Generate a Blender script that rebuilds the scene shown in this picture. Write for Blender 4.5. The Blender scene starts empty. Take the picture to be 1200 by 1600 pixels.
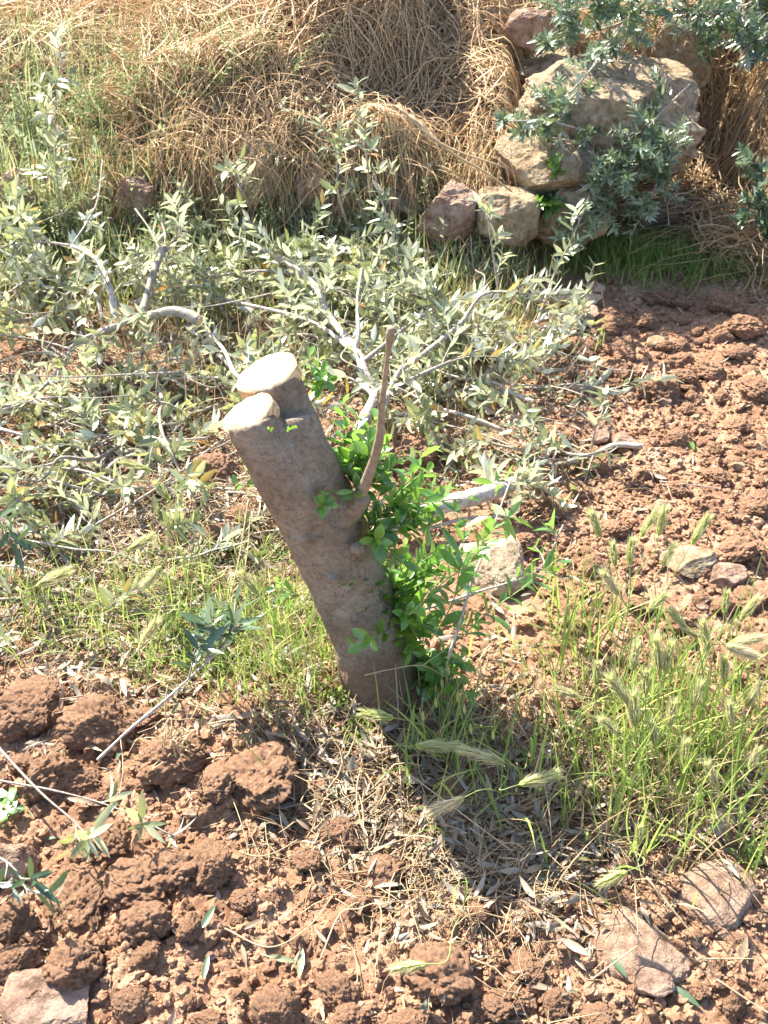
import bpy, bmesh, math, random
import numpy as np
from mathutils import Vector, Matrix
random.seed(7); rng = np.random.default_rng(11)
scene = bpy.context.scene
R = math.radians

# ------------------------------------------------------------------ camera
CAMZ = 1.45; PITCH = R(38.0); FPX = 1715.0
cd = bpy.data.cameras.new('camera'); cam = bpy.data.objects.new('camera', cd)
scene.collection.objects.link(cam); scene.camera = cam
cam.location = (0, 0, CAMZ); cam.rotation_euler = (R(90) - PITCH, 0, 0)
cd.sensor_fit = 'VERTICAL'; cd.sensor_height = 24.0; cd.lens = 24.0 * FPX / 1600.0
cd.clip_start = 0.02; cd.clip_end = 1500
cd.dof.use_dof = True; cd.dof.focus_distance = 1.75; cd.dof.aperture_fstop = 9.0
# ------------------------------------------------------------------ light
SUN_TO = Vector((-0.44, 0.50, 0.66)).normalized()
w = bpy.data.worlds.new('World'); scene.world = w; w.use_nodes = True
nt = w.node_tree; nt.nodes.clear()
sky = nt.nodes.new('ShaderNodeTexSky'); sky.sky_type = 'NISHITA'; sky.sun_disc = False
sky.sun_elevation = math.asin(SUN_TO.z); sky.sun_rotation = math.atan2(SUN_TO.x, SUN_TO.y)
sky.air_density = 1.0; sky.dust_density = 1.5
bg = nt.nodes.new('ShaderNodeBackground'); bg.inputs[1].default_value = 0.10
wo = nt.nodes.new('ShaderNodeOutputWorld')
nt.links.new(sky.outputs[0], bg.inputs[0]); nt.links.new(bg.outputs[0], wo.inputs[0])
sd = bpy.data.lights.new('sun', 'SUN'); sun = bpy.data.objects.new('sun', sd)
scene.collection.objects.link(sun); sd.energy = 5.0; sd.angle = R(0.5); sd.color = (1.0, 0.925, 0.79)
sun.rotation_euler = SUN_TO.to_track_quat('Z', 'Y').to_euler(); sun.location = (-3, 4, 6)
scene.view_settings.view_transform = 'Standard'; scene.view_settings.look = 'None'
scene.view_settings.gamma = 1.0; scene.view_settings.exposure = 2.1
scene.render.engine = 'CYCLES'
scene.cycles.max_bounces = 6; scene.cycles.transmission_bounces = 4; scene.cycles.diffuse_bounces = 3

# ------------------------------------------------------------------ pixel <-> world (photo pixels 1200x1600)
cp, sp = math.cos(PITCH), math.sin(PITCH)
def ray(px, py):
    u = (px - 600) / FPX; v = (800 - py) / FPX
    return np.array([u, cp + v * sp, -sp + v * cp])
def P(px, py, D):
    r = ray(px, py); t = D / r[1]; return np.array([r[0] * t, D, CAMZ + r[2] * t])
def Gz(px, py, z):
    r = ray(px, py); t = (z - CAMZ) / r[2]; return np.array([r[0] * t, r[1] * t, z])
def proj(p):
    d = np.asarray(p, float) - np.array([0, 0, CAMZ]); z = d[1] * cp - d[2] * sp; y = d[1] * sp + d[2] * cp
    return 600 + FPX * d[0] / z, 800 - FPX * y / z

# ------------------------------------------------------------------ noise
def _h(ix, iy, iz):
    n = (ix * 374761393 + iy * 668265263 + iz * 2147483647) & 0xffffffff
    n = ((n ^ (n >> 13)) * 1274126177) & 0xffffffff
    n = (n ^ (n >> 16)) & 0xffff
    return n / 65535.0 * 2 - 1
def vnoise(p):
    p = np.asarray(p, float); i = np.floor(p).astype(np.int64); f = p - i; f = f * f * (3 - 2 * f)
    x, y, z = i[..., 0], i[..., 1], i[..., 2]; fx, fy, fz = f[..., 0], f[..., 1], f[..., 2]
    def c(a, b, d): return _h(x + a, y + b, z + d)
    x00 = c(0,0,0)*(1-fx)+c(1,0,0)*fx; x10 = c(0,1,0)*(1-fx)+c(1,1,0)*fx
    x01 = c(0,0,1)*(1-fx)+c(1,0,1)*fx; x11 = c(0,1,1)*(1-fx)+c(1,1,1)*fx
    return (x00*(1-fy)+x10*fy)*(1-fz)+(x01*(1-fy)+x11*fy)*fz
def fbm(p, fr=1.0, octs=4):
    p = np.asarray(p, float); s = 0; a = 1.0; t = 0
    for k in range(octs):
        s = s + a * vnoise(p * fr + 17.3 * k); t += a; a *= .5; fr *= 2.03
    return s / t
def sm(x, a, b):
    t = np.clip((x - a) / (b - a), 0, 1); return t * t * (3 - 2 * t)

# ------------------------------------------------------------------ object plumbing
COL = scene.collection
def link(name, me, parent=None):
    o = bpy.data.objects.new(name, me); COL.objects.link(o)
    if parent is not None: o.parent = parent
    return o
def thing(name, label, cat, loc, group=None):
    o = link(name, None); o.location = tuple(float(c) for c in loc)
    o.empty_display_size = .02; tag(o, label, cat, group); return o
def tag(o, label=None, cat=None, group=None, kind=None):
    if label: o['label'] = label
    if cat: o['category'] = cat
    if group: o['group'] = group
    if kind: o['kind'] = kind
    return o
AUTO = []          # things that get their label from what they stand beside, at the end
def auto(o, look, kindword, p):
    AUTO.append((o, look, kindword, proj(p), p))
def mesh_np(name, V, F, mat, tint=None, smooth=True, off=None):
    """V (n,3); F list of int arrays (m,k)"""
    V = np.asarray(V, np.float32)
    if off is not None: V = V - np.asarray(off, np.float32)
    me = bpy.data.meshes.new(name)
    F = [f for f in F if len(f)]
    nl = sum(f.size for f in F); nf = sum(len(f) for f in F)
    me.vertices.add(len(V)); me.vertices.foreach_set('co', np.ascontiguousarray(V, np.float32).ravel())
    me.loops.add(nl); me.polygons.add(nf)
    me.loops.foreach_set('vertex_index', np.concatenate([f.ravel() for f in F]).astype(np.int32))
    tot = np.concatenate([np.full(len(f), f.shape[1]) for f in F]); st = np.concatenate([[0], np.cumsum(tot)[:-1]])
    me.polygons.foreach_set('loop_start', st.astype(np.int32))
    me.polygons.foreach_set('use_smooth', np.full(nf, smooth))
    if tint is not None:
        a = me.attributes.new('tint', 'FLOAT', 'POINT'); a.data.foreach_set('value', np.asarray(tint, np.float32))
    me.update(calc_edges=True); me.materials.append(mat)
    return me
class MB:
    def __init__(s): s.V = []; s.F = {}; s.T = []; s.n = 0
    def add(s, V, F, t=0.5):
        V = np.asarray(V, float); s.V.append(V)
        for f in (F if isinstance(F, list) else [F]):
            s.F.setdefault(f.shape[1], []).append(f + s.n)
        s.T.append(np.broadcast_to(np.asarray(t, float), (len(V),))); s.n += len(V)
    def empty(s): return s.n == 0
    def build(s, name, mat, parent=None, smooth=True):
        off = np.array(parent.location) if parent is not None else np.zeros(3)
        me = mesh_np(name, np.concatenate(s.V), [np.concatenate(v) for v in s.F.values()], mat, np.concatenate(s.T), smooth, off)
        return link(name, me, parent)
def catmull(pts, n=6):
    p = np.asarray(pts, float)
    if len(p) < 3:
        t = np.linspace(0, 1, n + 1)[:, None]; return p[0] * (1 - t) + p[-1] * t
    q = np.vstack([2 * p[0] - p[1], p, 2 * p[-1] - p[-2]]); out = []
    for i in range(1, len(q) - 2):
        a, b, c, d = q[i-1], q[i], q[i+1], q[i+2]
        for k in range(n):
            t = k / n; out.append(.5 * (2*b + (c-a)*t + (2*a-5*b+4*c-d)*t*t + (3*b-a-3*c+d)*t**3))
    out.append(q[-2]); return np.array(out)
def norm(v): return v / (np.linalg.norm(v, axis=-1, keepdims=True) + 1e-12)
def tubes(mb, C, Rr, sides=3, tint=None, cap=False):
    """C (N,K,3) centre lines, Rr (N,K) radii: N tubes at once"""
    C = np.asarray(C, float); N, K, _ = C.shape
    T = np.empty_like(C); T[:, 1:-1] = C[:, 2:] - C[:, :-2]; T[:, 0] = C[:, 1] - C[:, 0]; T[:, -1] = C[:, -1] - C[:, -2]
    T = norm(T); ref = np.where(np.abs(T[:, :1, 2:3]) > .9, np.array([1., 0, 0]), np.array([0, 0, 1.]))
    A = norm(np.cross(T, np.broadcast_to(ref, T.shape))); B = np.cross(T, A)
    an = np.arange(sides) / sides * 2 * np.pi
    V = C[:, :, None] + Rr[:, :, None, None] * (A[:, :, None] * np.cos(an)[:, None] + B[:, :, None] * np.sin(an)[:, None])
    idx = np.arange(N * K * sides).reshape(N, K, sides); nx = np.roll(idx, -1, 2)
    F = np.stack([idx[:, :-1], nx[:, :-1], nx[:, 1:], idx[:, 1:]], -1).reshape(-1, 4)
    t = .5 if tint is None else np.repeat(tint, K * sides)
    Fs = [F]
    if cap: Fs.append(idx[:, 0, ::-1].reshape(N, sides)); Fs.append(idx[:, -1].reshape(N, sides))
    Vr = V.reshape(-1, 3); mb.V.append(Vr)
    for f in Fs: mb.F.setdefault(f.shape[1], []).append(f + mb.n)
    mb.T.append(np.broadcast_to(np.asarray(t, float), (len(Vr),))); mb.n += len(Vr)
def tube(mb, pts, r0, r1=None, sides=6, t=.5, n=5, cap=True, rr=None, knob=0.):
    c = catmull(pts, n); K = len(c); u = np.linspace(0, 1, K)
    r = r0 + ((r0 if r1 is None else r1) - r0) * u if rr is None else np.interp(u, np.linspace(0, 1, len(rr)), rr)
    if knob: r = r * (1 + knob * fbm(c, 25, 2))
    tubes(mb, c[None], r[None], sides, np.array([t]), cap); return c, r
class Leaves:
    def __init__(s): s.a = []
    def add(s, p, d, nrm, L, W, curl=0., t=.5, sh=0.): s.a.append((*p, *d, *nrm, L, W, curl, t, sh))
    def __len__(s): return len(s.a)
    def into(s, mb, K=5, fold=.25, blunt=False):
        if not s.a: return
        a = np.array(s.a); N = len(a); p = a[:, 0:3]; d = norm(a[:, 3:6]); n = a[:, 6:9]
        sd_ = norm(np.cross(d, n)); n = np.cross(sd_, d); L, W, c, t = a[:, 9], a[:, 10], a[:, 11], a[:, 12]
        u = np.linspace(0, 1, K)
        wd = np.sin(np.pi * u ** (1.25 if blunt else .85)) ** .85; wd[0] = .08; wd[-1] = .03
        cc = np.where(np.abs(c) < 1e-3, 1e-3, c)[:, None]; th = cc * u
        al = np.sin(th) / cc * L[:, None]; up = (1 - np.cos(th)) / cc * L[:, None]
        mid = p[:, None] + d[:, None] * al[..., None] - n[:, None] * up[..., None]
        hw = .5 * W[:, None] * wd
        nn = n[:, None] * np.cos(th)[..., None] + d[:, None] * np.sin(th)[..., None]
        lf = mid + sd_[:, None] * hw[..., None] + nn * (fold * hw)[..., None]
        rt = mid - sd_[:, None] * hw[..., None] + nn * (fold * hw)[..., None]
        V = np.stack([lf, mid, rt], 2).reshape(-1, 3)
        idx = np.arange(N * K * 3).reshape(N, K, 3)
        F = np.concatenate([np.stack([idx[:, :-1, j], idx[:, 1:, j], idx[:, 1:, j+1], idx[:, :-1, j+1]], -1).reshape(-1, 4) for j in (0, 1)])
        mb.add(V, F, np.repeat(t, K * 3))

# ------------------------------------------------------------------ materials
def mat(name):
    m = bpy.data.materials.new(name); m.use_nodes = True; m.node_tree.nodes.clear(); return m, m.node_tree
def nd(t, typ, **k):
    n = t.nodes.new(typ)
    for a, v in k.items():
        if a.startswith('i_'): n.inputs[a[2:].replace('_', ' ')].default_value = v
        else: setattr(n, a, v)
    return n
def ramp(t, stops, src, interp='LINEAR'):
    r = t.nodes.new('ShaderNodeValToRGB'); r.color_ramp.interpolation = interp
    e = r.color_ramp.elements
    while len(e) < len(stops): e.new(.5)
    for x, (p, c) in zip(e, stops): x.position = p; x.color = (*c, 1) if len(c) == 3 else c
    t.links.new(src, r.inputs[0]); return r.outputs[0]
def noise(t, scale, detail=5, rough=.6, vec=None, obj=True):
    n = nd(t, 'ShaderNodeTexNoise'); n.inputs['Scale'].default_value = scale
    n.inputs['Detail'].default_value = detail; n.inputs['Roughness'].default_value = rough
    if vec is None: vec = geo(t)
    t.links.new(vec, n.inputs['Vector']); return n.outputs['Fac']
def geo(t):
    tc = nd(t, 'ShaderNodeTexCoord'); return tc.outputs['Object']
def mixc(t, a, b, f, mode='MIX'):
    m = nd(t, 'ShaderNodeMix', data_type='RGBA', blend_type=mode)
    for s, v in ((6, a), (7, b), (0, f)):
        if isinstance(v, (tuple, list)): m.inputs[s].default_value = (*v, 1)
        elif isinstance(v, (int, float)): m.inputs[s].default_value = v
        else: t.links.new(v, m.inputs[s])
    return m.outputs[2]
def out(t, sh):
    o = nd(t, 'ShaderNodeOutputMaterial'); t.links.new(sh, o.inputs[0])
def princ(t, col, rough=.9, spec=.2, bump=None, bd=.003, bs=.6):
    b = nd(t, 'ShaderNodeBsdfPrincipled'); b.inputs['Roughness'].default_value = rough
    b.inputs['Specular IOR Level'].default_value = spec
    if isinstance(col, tuple): b.inputs[0].default_value = (*col, 1)
    else: t.links.new(col, b.inputs[0])
    if bump is not None:
        bp = nd(t, 'ShaderNodeBump'); bp.inputs['Strength'].default_value = bs; bp.inputs['Distance'].default_value = bd
        t.links.new(bump, bp.inputs['Height']); t.links.new(bp.outputs[0], b.inputs['Normal'])
    return b.outputs[0]
def soil_mat(name, k=1.0, specks=True):
    m, t = mat(name); g = geo(t)
    c = ramp(t, [(.25, (.17*k, .088*k, .052*k)), (.5, (.30*k, .178*k, .115*k)), (.75, (.48*k, .325*k, .225*k))], noise(t, 9, 6, .65, g))
    c2 = ramp(t, [(.35, (.55, .5, .45)), (.65, (1.14, 1.12, 1.06))], noise(t, 130, 6, .7, g))
    c = mixc(t, c, c2, .6, 'MULTIPLY')
    if specks:
        v = nd(t, 'ShaderNodeTexVoronoi'); v.inputs['Scale'].default_value = 170; t.links.new(g, v.inputs['Vector'])
        sp_ = ramp(t, [(.0, (1, 1, 1)), (.11, (1, 1, 1)), (.14, (0, 0, 0))], v.outputs['Distance'])
        gate = ramp(t, [(.60, (0, 0, 0)), (.66, (1, 1, 1))], noise(t, 45, 2, .5, g))
        f = mixc(t, (0, 0, 0), sp_, gate)
        c = mixc(t, c, (.55, .46, .38), f)
    hb = noise(t, 260, 6, .7, g)
    out(t, princ(t, c, .95, .12, hb, .004, .9)); return m
M = {}
M['soil'] = soil_mat('red_clay_soil'); M['clod'] = soil_mat('red_clay_clod', 1.08)
def rock_mat(name, c0, c1, c2, lich=.0):
    m, t = mat(name); g = geo(t)
    c = ramp(t, [(.3, c0), (.5, c1), (.72, c2)], noise(t, 14, 8, .7, g))
    d = ramp(t, [(.38, (.35, .3, .26)), (.55, (1, 1, 1))], noise(t, 45, 8, .75, g))
    c = mixc(t, c, d, .75, 'MULTIPLY')
    if lich:
        c = mixc(t, c, (.16, .15, .11), mixc(t, (0, 0, 0), ramp(t, [(.5, (0, 0, 0)), (.6, (1, 1, 1))], noise(t, 9, 5, .7, g)), lich))
    out(t, princ(t, c, .85, .2, noise(t, 60, 9, .78, g), .012, 1.0)); return m
M['rock_pink'] = rock_mat('pinkish_field_stone', (.20, .11, .075), (.40, .27, .20), (.53, .39, .30))
M['rock_tan'] = rock_mat('tan_limestone', (.25, .17, .10), (.44, .33, .21), (.60, .48, .33), .35)
M['rock_cream'] = rock_mat('cream_limestone', (.36, .27, .18), (.55, .43, .30), (.66, .54, .40))
M['rock_beige'] = rock_mat('beige_field_stone', (.27, .165, .11), (.40, .275, .20), (.50, .37, .29))
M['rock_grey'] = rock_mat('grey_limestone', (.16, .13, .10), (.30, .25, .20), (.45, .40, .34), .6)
def leaf_mat(name, top, top2, under, trans, gloss=.5, rough=.35, tr=.35, odd=None):
    m, t = mat(name); at = nd(t, 'ShaderNodeAttribute', attribute_name='tint'); ge = nd(t, 'ShaderNodeNewGeometry')
    c = ramp(t, [(0, top), (1, top2)] if odd is None else [(0, top), (.60, tuple(a_ * .62 + b_ * .38 for a_, b_ in zip(top, top2))), (.72, top2), (.945, top2), (.97, odd), (1, odd)], at.outputs['Fac'])
    c = mixc(t, c, under, ge.outputs['Backfacing'])
    nz = noise(t, 90, 3, .5); c = mixc(t, c, ramp(t, [(.3, (.75, .75, .75)), (.7, (1.12, 1.12, 1.12))], nz), .7, 'MULTIPLY')
    b = nd(t, 'ShaderNodeBsdfPrincipled'); t.links.new(c, b.inputs[0]); b.inputs['Roughness'].default_value = rough
    b.inputs['Specular IOR Level'].default_value = gloss
    tl = nd(t, 'ShaderNodeBsdfTranslucent'); tc = mixc(t, c, trans, .6); t.links.new(tc, tl.inputs[0])
    mx = nd(t, 'ShaderNodeMixShader'); mx.inputs[0].default_value = tr
    t.links.new(b.outputs[0], mx.inputs[1]); t.links.new(tl.outputs[0], mx.inputs[2]); out(t, mx.outputs[0]); return m
M['olive'] = leaf_mat('olive_leaf', (.11, .15, .06), (.42, .44, .27), (.62, .65, .54), (.48, .52, .16), 1.0, .30, .30, (.45, .22, .05))
M['olive_dark'] = leaf_mat('live_olive_leaf', (.035, .075, .035), (.09, .15, .075), (.30, .36, .28), (.12, .20, .06), .8, .34, .22)
M['sprout'] = leaf_mat('young_sprout_leaf', (.03, .105, .018), (.15, .31, .05), (.19, .31, .11), (.32, .62, .05), .9, .28, .36)
M['grass'] = leaf_mat('green_grass', (.11, .21, .045), (.38, .44, .13), (.24, .33, .10), (.42, .58, .11), .4, .5, .45)
M['barley'] = leaf_mat('barley_head', (.44, .52, .15), (.66, .54, .36), (.52, .58, .22), (.72, .80, .25), .3, .6, .55)
M['awn'] = leaf_mat('pale_awns', (.50, .55, .25), (.72, .58, .44), (.55, .55, .33), (.70, .70, .38), .3, .6, .45)
M['straw'] = leaf_mat('dry_straw', (.24, .16, .09), (.60, .46, .28), (.44, .32, .19), (.55, .40, .2), .3, .6, .2)
M['hay'] = leaf_mat('dead_dry_grass', (.36, .235, .13), (.90, .70, .43), (.70, .51, .30), (.84, .60, .30), .4, .45, .32)
M['litter'] = leaf_mat('dead_leaves', (.12, .085, .055), (.36, .27, .18), (.27, .24, .19), (.4, .26, .12), .4, .5, .12, (.10, .15, .09))
M['weed'] = leaf_mat('grey_green_weed', (.13, .18, .08), (.36, .38, .20), (.28, .34, .19), (.40, .50, .18), .3, .6, .4)
def twig_mat(name, a, b_, sc=60, bs=.5):
    m, t = mat(name); at = nd(t, 'ShaderNodeAttribute', attribute_name='tint')
    c = ramp(t, [(.3, a), (.7, b_)], noise(t, sc, 5, .7))
    c = mixc(t, c, ramp(t, [(0, (.7, .68, .65)), (1, (1.25, 1.25, 1.25))], at.outputs['Fac']), 1.0, 'MULTIPLY')
    out(t, princ(t, c, .75, .25, noise(t, 200, 4, .6), .001, bs)); return m
M['twig'] = twig_mat('grey_olive_twig', (.15, .12, .09), (.48, .44, .39), 110, .9)
M['shootbark'] = twig_mat('brown_shoot_bark', (.15, .115, .08), (.32, .26, .19), 110, .9)
M['greenstem'] = twig_mat('green_stem', (.16, .22, .07), (.26, .32, .12))
def bark():
    m, t = mat('olive_trunk_bark'); g = geo(t)
    mp = nd(t, 'ShaderNodeMapping'); mp.inputs['Scale'].default_value = (1, 1, 6); mp.inputs['Rotation'].default_value = (0, R(17), 0); t.links.new(g, mp.inputs[0])
    c = ramp(t, [(.3, (.18, .14, .10)), (.5, (.30, .245, .185)), (.7, (.40, .35, .28))], noise(t, 13, 10, .72, g))
    c = mixc(t, c, ramp(t, [(.36, (.55, .5, .46)), (.5, (1, 1, 1)), (.7, (1.2, 1.2, 1.18))], noise(t, 120, 6, .75, g)), .75, 'MULTIPLY')
    wr = noise(t, 30, 7, .7, mp.outputs[0]); c = mixc(t, c, ramp(t, [(.35, (.7, .66, .62)), (.6, (1.08, 1.08, 1.08))], wr), .45, 'MULTIPLY')
    # red earth splashed on the foot of the trunk
    sx = nd(t, 'ShaderNodeSeparateXYZ'); t.links.new(g, sx.inputs[0])
    ad = nd(t, 'ShaderNodeMath', operation='MULTIPLY_ADD'); t.links.new(noise(t, 12, 5, .7, g), ad.inputs[0]); ad.inputs[1].default_value = .25; t.links.new(sx.outputs[2], ad.inputs[2])
    f = ramp(t, [(.12, (.8, .8, .8)), (.28, (0, 0, 0))], ad.outputs[0]); c = mixc(t, c, (.20, .095, .055), f)
    v = nd(t, 'ShaderNodeTexVoronoi'); v.inputs['Scale'].default_value = 95; t.links.new(g, v.inputs['Vector'])
    sp_ = ramp(t, [(.0, (1, 1, 1)), (.10, (1, 1, 1)), (.17, (0, 0, 0))], v.outputs['Distance'])
    gate = ramp(t, [(.52, (0, 0, 0)), (.6, (1, 1, 1))], noise(t, 16, 3, .5, g))
    c = mixc(t, c, (.05, .035, .028), mixc(t, (0, 0, 0), sp_, gate))
    st = ramp(t, [(.56, (0, 0, 0)), (.70, (1, 1, 1))], noise(t, 24, 6, .75, g)); c = mixc(t, c, (.085, .06, .045), mixc(t, (0, 0, 0), st, .6))
    h = mixc(t, wr, noise(t, 130, 8, .78, g), .6)
    out(t, princ(t, c, .85, .2, h, .011, 1.0)); return m
M['bark'] = bark()
def cutwood():
    m, t = mat('fresh_sawn_olive_wood'); g = geo(t)
    wv = nd(t, 'ShaderNodeTexWave', wave_type='RINGS', rings_direction='Z'); wv.inputs['Scale'].default_value = 55; wv.inputs['Distortion'].default_value = 3
    t.links.new(g, wv.inputs[0])
    c = ramp(t, [(0, (.34, .225, .12)), (1, (.58, .42, .25))], wv.outputs['Fac'])
    c = mixc(t, c, ramp(t, [(.3, (.8, .74, .66)), (.5, (1, 1, 1))], noise(t, 40, 5, .6, g)), .6, 'MULTIPLY')
    out(t, princ(t, c, .6, .3, noise(t, 300, 3, .6, g), .001, .4)); return m
M['cut'] = cutwood()

# ------------------------------------------------------------------ ground height
def base_h(x, y):
    p = np.stack([x, y, np.zeros_like(x)], -1)
    edge = 3.12 + .10 * vnoise(p * 1.7 + 3)
    wall = sm(x, .36, .50) * (1 - sm(x, 1.05, 1.2))            # stretch held up by the boulders
    edge = edge + .30 * wall - .06 * (1 - wall)
    bank = (.46 - .20 * (1 - wall)) * sm(y, edge + .1 * (1 - wall), edge + .95 - .6 * wall) + .20 * (1 - wall) * sm(y, edge - .07, edge + .13) + .05 * sm(y, 3.8, 6)
    heap = .24 * np.exp(-np.abs((x + .12) / .56) ** 3) * np.clip((y - 3.0) / 1.15, 0, 1) ** .8 * (1 - sm(y, 4.3, 5.4))
    heap += .13 * vnoise(p * 5 + 9) * np.exp(-np.abs((x + .12) / .56) ** 3) * sm(y, 3.05, 3.4)
    heap += .30 * np.exp(-((x - 1.38) / .30) ** 2) * sm(y, 3.02, 3.8) * (1 - sm(y, 3.9, 4.8))
    low = .035 * fbm(p + 5, 2.1, 3) + .018 * fbm(p, 7, 3) * (1 - .3 * bank)
    far = sm(np.hypot(x, y), 8, 40) * .6 * fbm(p, .03, 3)
    mound = .012 * np.exp(-(((x - .02) / .16) ** 2 + ((y - 1.38) / .14) ** 2))     # earth round the stump
    return bank + heap + low + far + mound - .02
DX = .004
gx = np.arange(-1.5, 1.5001, DX); gy = np.arange(.40, 3.25, DX)
def outer(a, step, end):
    o = []; s = step
    while a < end: s *= 1.14; a += s; o.append(a)
    return np.array(o)
oxr = outer(gx[-1], DX, 150); oxl = -outer(1.5, DX, 150)[::-1]
gym = np.arange(gy[-1] + .01, 5.2, .02)
oyf = outer(gym[-1], .02, 250); oyn = .40 - outer(0, DX, 150)[::-1]
XS = np.concatenate([oxl, gx, oxr]); YS = np.concatenate([oyn, gy, gym, oyf])
i0, j0 = len(oxl), len(oyn)
XX, YY = np.meshgrid(XS, YS, indexing='ij')
HH = base_h(XX, YY)
def stamp(cx, cy, r, k=.75, sink=.35, sq=1.0):
    i = int(round((cx - gx[0]) / DX)); j = int(round((cy - gy[0]) / DX)); q = int(r / DX) + 2
    if i - q < 0 or j - q < 0 or i + q >= len(gx) or j + q >= len(gy): return
    s = (slice(i0 + i - q, i0 + i + q + 1), slice(j0 + j - q, j0 + j + q + 1))
    dx = XX[s] - cx; dy = (YY[s] - cy) * sq; a0 = random.random() * 6.28; mx_ = 0
    for q_ in range(5):
        a1 = a0 + q_ * 1.257 + random.uniform(-.35, .35); mx_ = np.maximum(mx_, (dx * math.cos(a1) + dy * math.sin(a1)) * random.uniform(.95, 1.35))
    tl_ = 1 + random.uniform(-.5, .5) * dx / r + random.uniform(-.5, .5) * dy / r; d2 = mx_ ** 2
    b = HH[i0 + i, j0 + j]; h = b + np.minimum(np.sqrt(np.maximum(r * r - d2, 0)) * k, r * .62) * tl_ - sink * r
    HH[s] = np.where(d2 < r * r, np.maximum(HH[s], h), HH[s])
for N_, ra, rb in ((150, .020, .040), (1100, .010, .022), (6000, .004, .010)):
    for _ in range(N_):
        px = random.uniform(-40, 1240); py = random.uniform(420, 1650)
        if px < 850 and py < 950 and random.random() < .5: continue
        g_ = Gz(px, py, 0); stamp(g_[0], g_[1], random.uniform(ra, rb) * (1 if rb < .03 else random.uniform(.6, 1)), random.uniform(.5, .9), .3, random.uniform(.7, 1.4))
pp = np.stack([XX, YY, HH], -1); msk = (np.abs(XX) < 1.7) & (YY > .2) & (YY < 3.6)
fine = np.zeros_like(HH); fine[msk] = .0075 * fbm(pp[msk], 38, 4) + .004 * np.abs(fbm(pp[msk], 110, 2))
HH += fine
def H(x, y):
    x = np.asarray(x, float); y = np.asarray(y, float)
    i = np.clip(np.searchsorted(XS, x) - 1, 0, len(XS) - 2); j = np.clip(np.searchsorted(YS, y) - 1, 0, len(YS) - 2)
    fx = np.clip((x - XS[i]) / (XS[i+1] - XS[i]), 0, 1); fy = np.clip((y - YS[j]) / (YS[j+1] - YS[j]), 0, 1)
    return (HH[i, j]*(1-fx)+HH[i+1, j]*fx)*(1-fy)+(HH[i, j+1]*(1-fx)+HH[i+1, j+1]*fx)*fy
nx_, ny_ = HH.shape; idx = np.arange(nx_ * ny_).reshape(nx_, ny_)
Fq = np.stack([idx[:-1, :-1], idx[1:, :-1], idx[1:, 1:], idx[:-1, 1:]], -1).reshape(-1, 4)
gme = mesh_np('ground', np.stack([XX, YY, HH], -1).reshape(-1, 3), [Fq], M['soil'])
tag(link('ground', gme), kind='structure')
def G(px, py, dz=0.):                     # the ground point seen at a photo pixel
    r = ray(px, py); z = 0.
    for _ in range(12):
        t = (z - CAMZ) / r[2]; q = r * t; z = .5 * z + .5 * float(H(q[0], q[1]))
    return np.array([q[0], q[1], float(H(q[0], q[1])) + dz])
def depth(p): return p[1] * cp + (CAMZ - p[2]) * sp
def pxm(n, p): return n * depth(p) / FPX  # n photo pixels at point p, in metres

# ------------------------------------------------------------------ rocks and clods
def ico(sub):
    bm = bmesh.new(); bmesh.ops.create_icosphere(bm, subdivisions=sub, radius=1)
    V = np.array([v.co[:] for v in bm.verts]); F = np.array([[v.index for v in f.verts] for f in bm.faces]); bm.free(); return V, F
ICO = {k: ico(k) for k in (2, 3, 4, 5, 6)}
def rock_shape(seed, sub=6, planes=15, blocky=2.6, rough=.05):
    V, F = ICO[sub]; V = V.copy(); r_ = np.random.default_rng(seed)
    e = blocky; s = (np.abs(V) ** e).sum(1) ** (1 / e); V = V / s[:, None]
    for k in range(planes):
        n = norm(r_.normal(size=3)); c = r_.uniform(.60, .88) if e < 5 else r_.uniform(1.0, 1.3); d = V @ n - c
        V = V - np.where(d > 0, d, 0)[:, None] * n * 1.0
    nn = norm(V); o = seed * 3.1
    V = V + nn * (rough * 1.6 * fbm(V + o, 2.0, 3) + rough * 1.2 * fbm(V + o, 6, 5) + rough * .4 * fbm(V + o, 24, 2))[:, None]
    return V, F
def clod_shape(seed, sub=6, ng=750):
    V, F = ICO[sub]; r_ = np.random.default_rng(seed); n0 = V.copy()
    V = V * (1 + .34 * fbm(V + seed * 5, 1.5, 4))[:, None]
    C = norm(r_.normal(size=(ng, 3))); rad = .035 + .15 * r_.random(ng) ** 2.2
    b = np.zeros(len(V))
    for c, r in zip(C, rad):
        d2 = ((n0 - c) ** 2).sum(1); b = np.maximum(b, np.sqrt(np.maximum(r * r - d2, 0)) * .85)
    V = V + n0 * (b - .05 + .10 * fbm(n0 + seed, 9, 4))[:, None]
    return V, F
def rotz(a): c, s = math.cos(a), math.sin(a); return np.array([[c, -s, 0], [s, c, 0], [0, 0, 1]])
CLODM = []
for k in range(9):
    if k % 2: V, F = clod_shape(k + 1)
    else:
        V, F = rock_shape(k + 100, 6, 10, 2.2, .16); nn_ = norm(V); V = V + nn_ * (.05 * np.abs(fbm(V + k, 9, 4)) + .05 * fbm(V, 22, 3))[:, None]
    CLODM.append(mesh_np('clod', V, [F], M['clod']))
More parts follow.
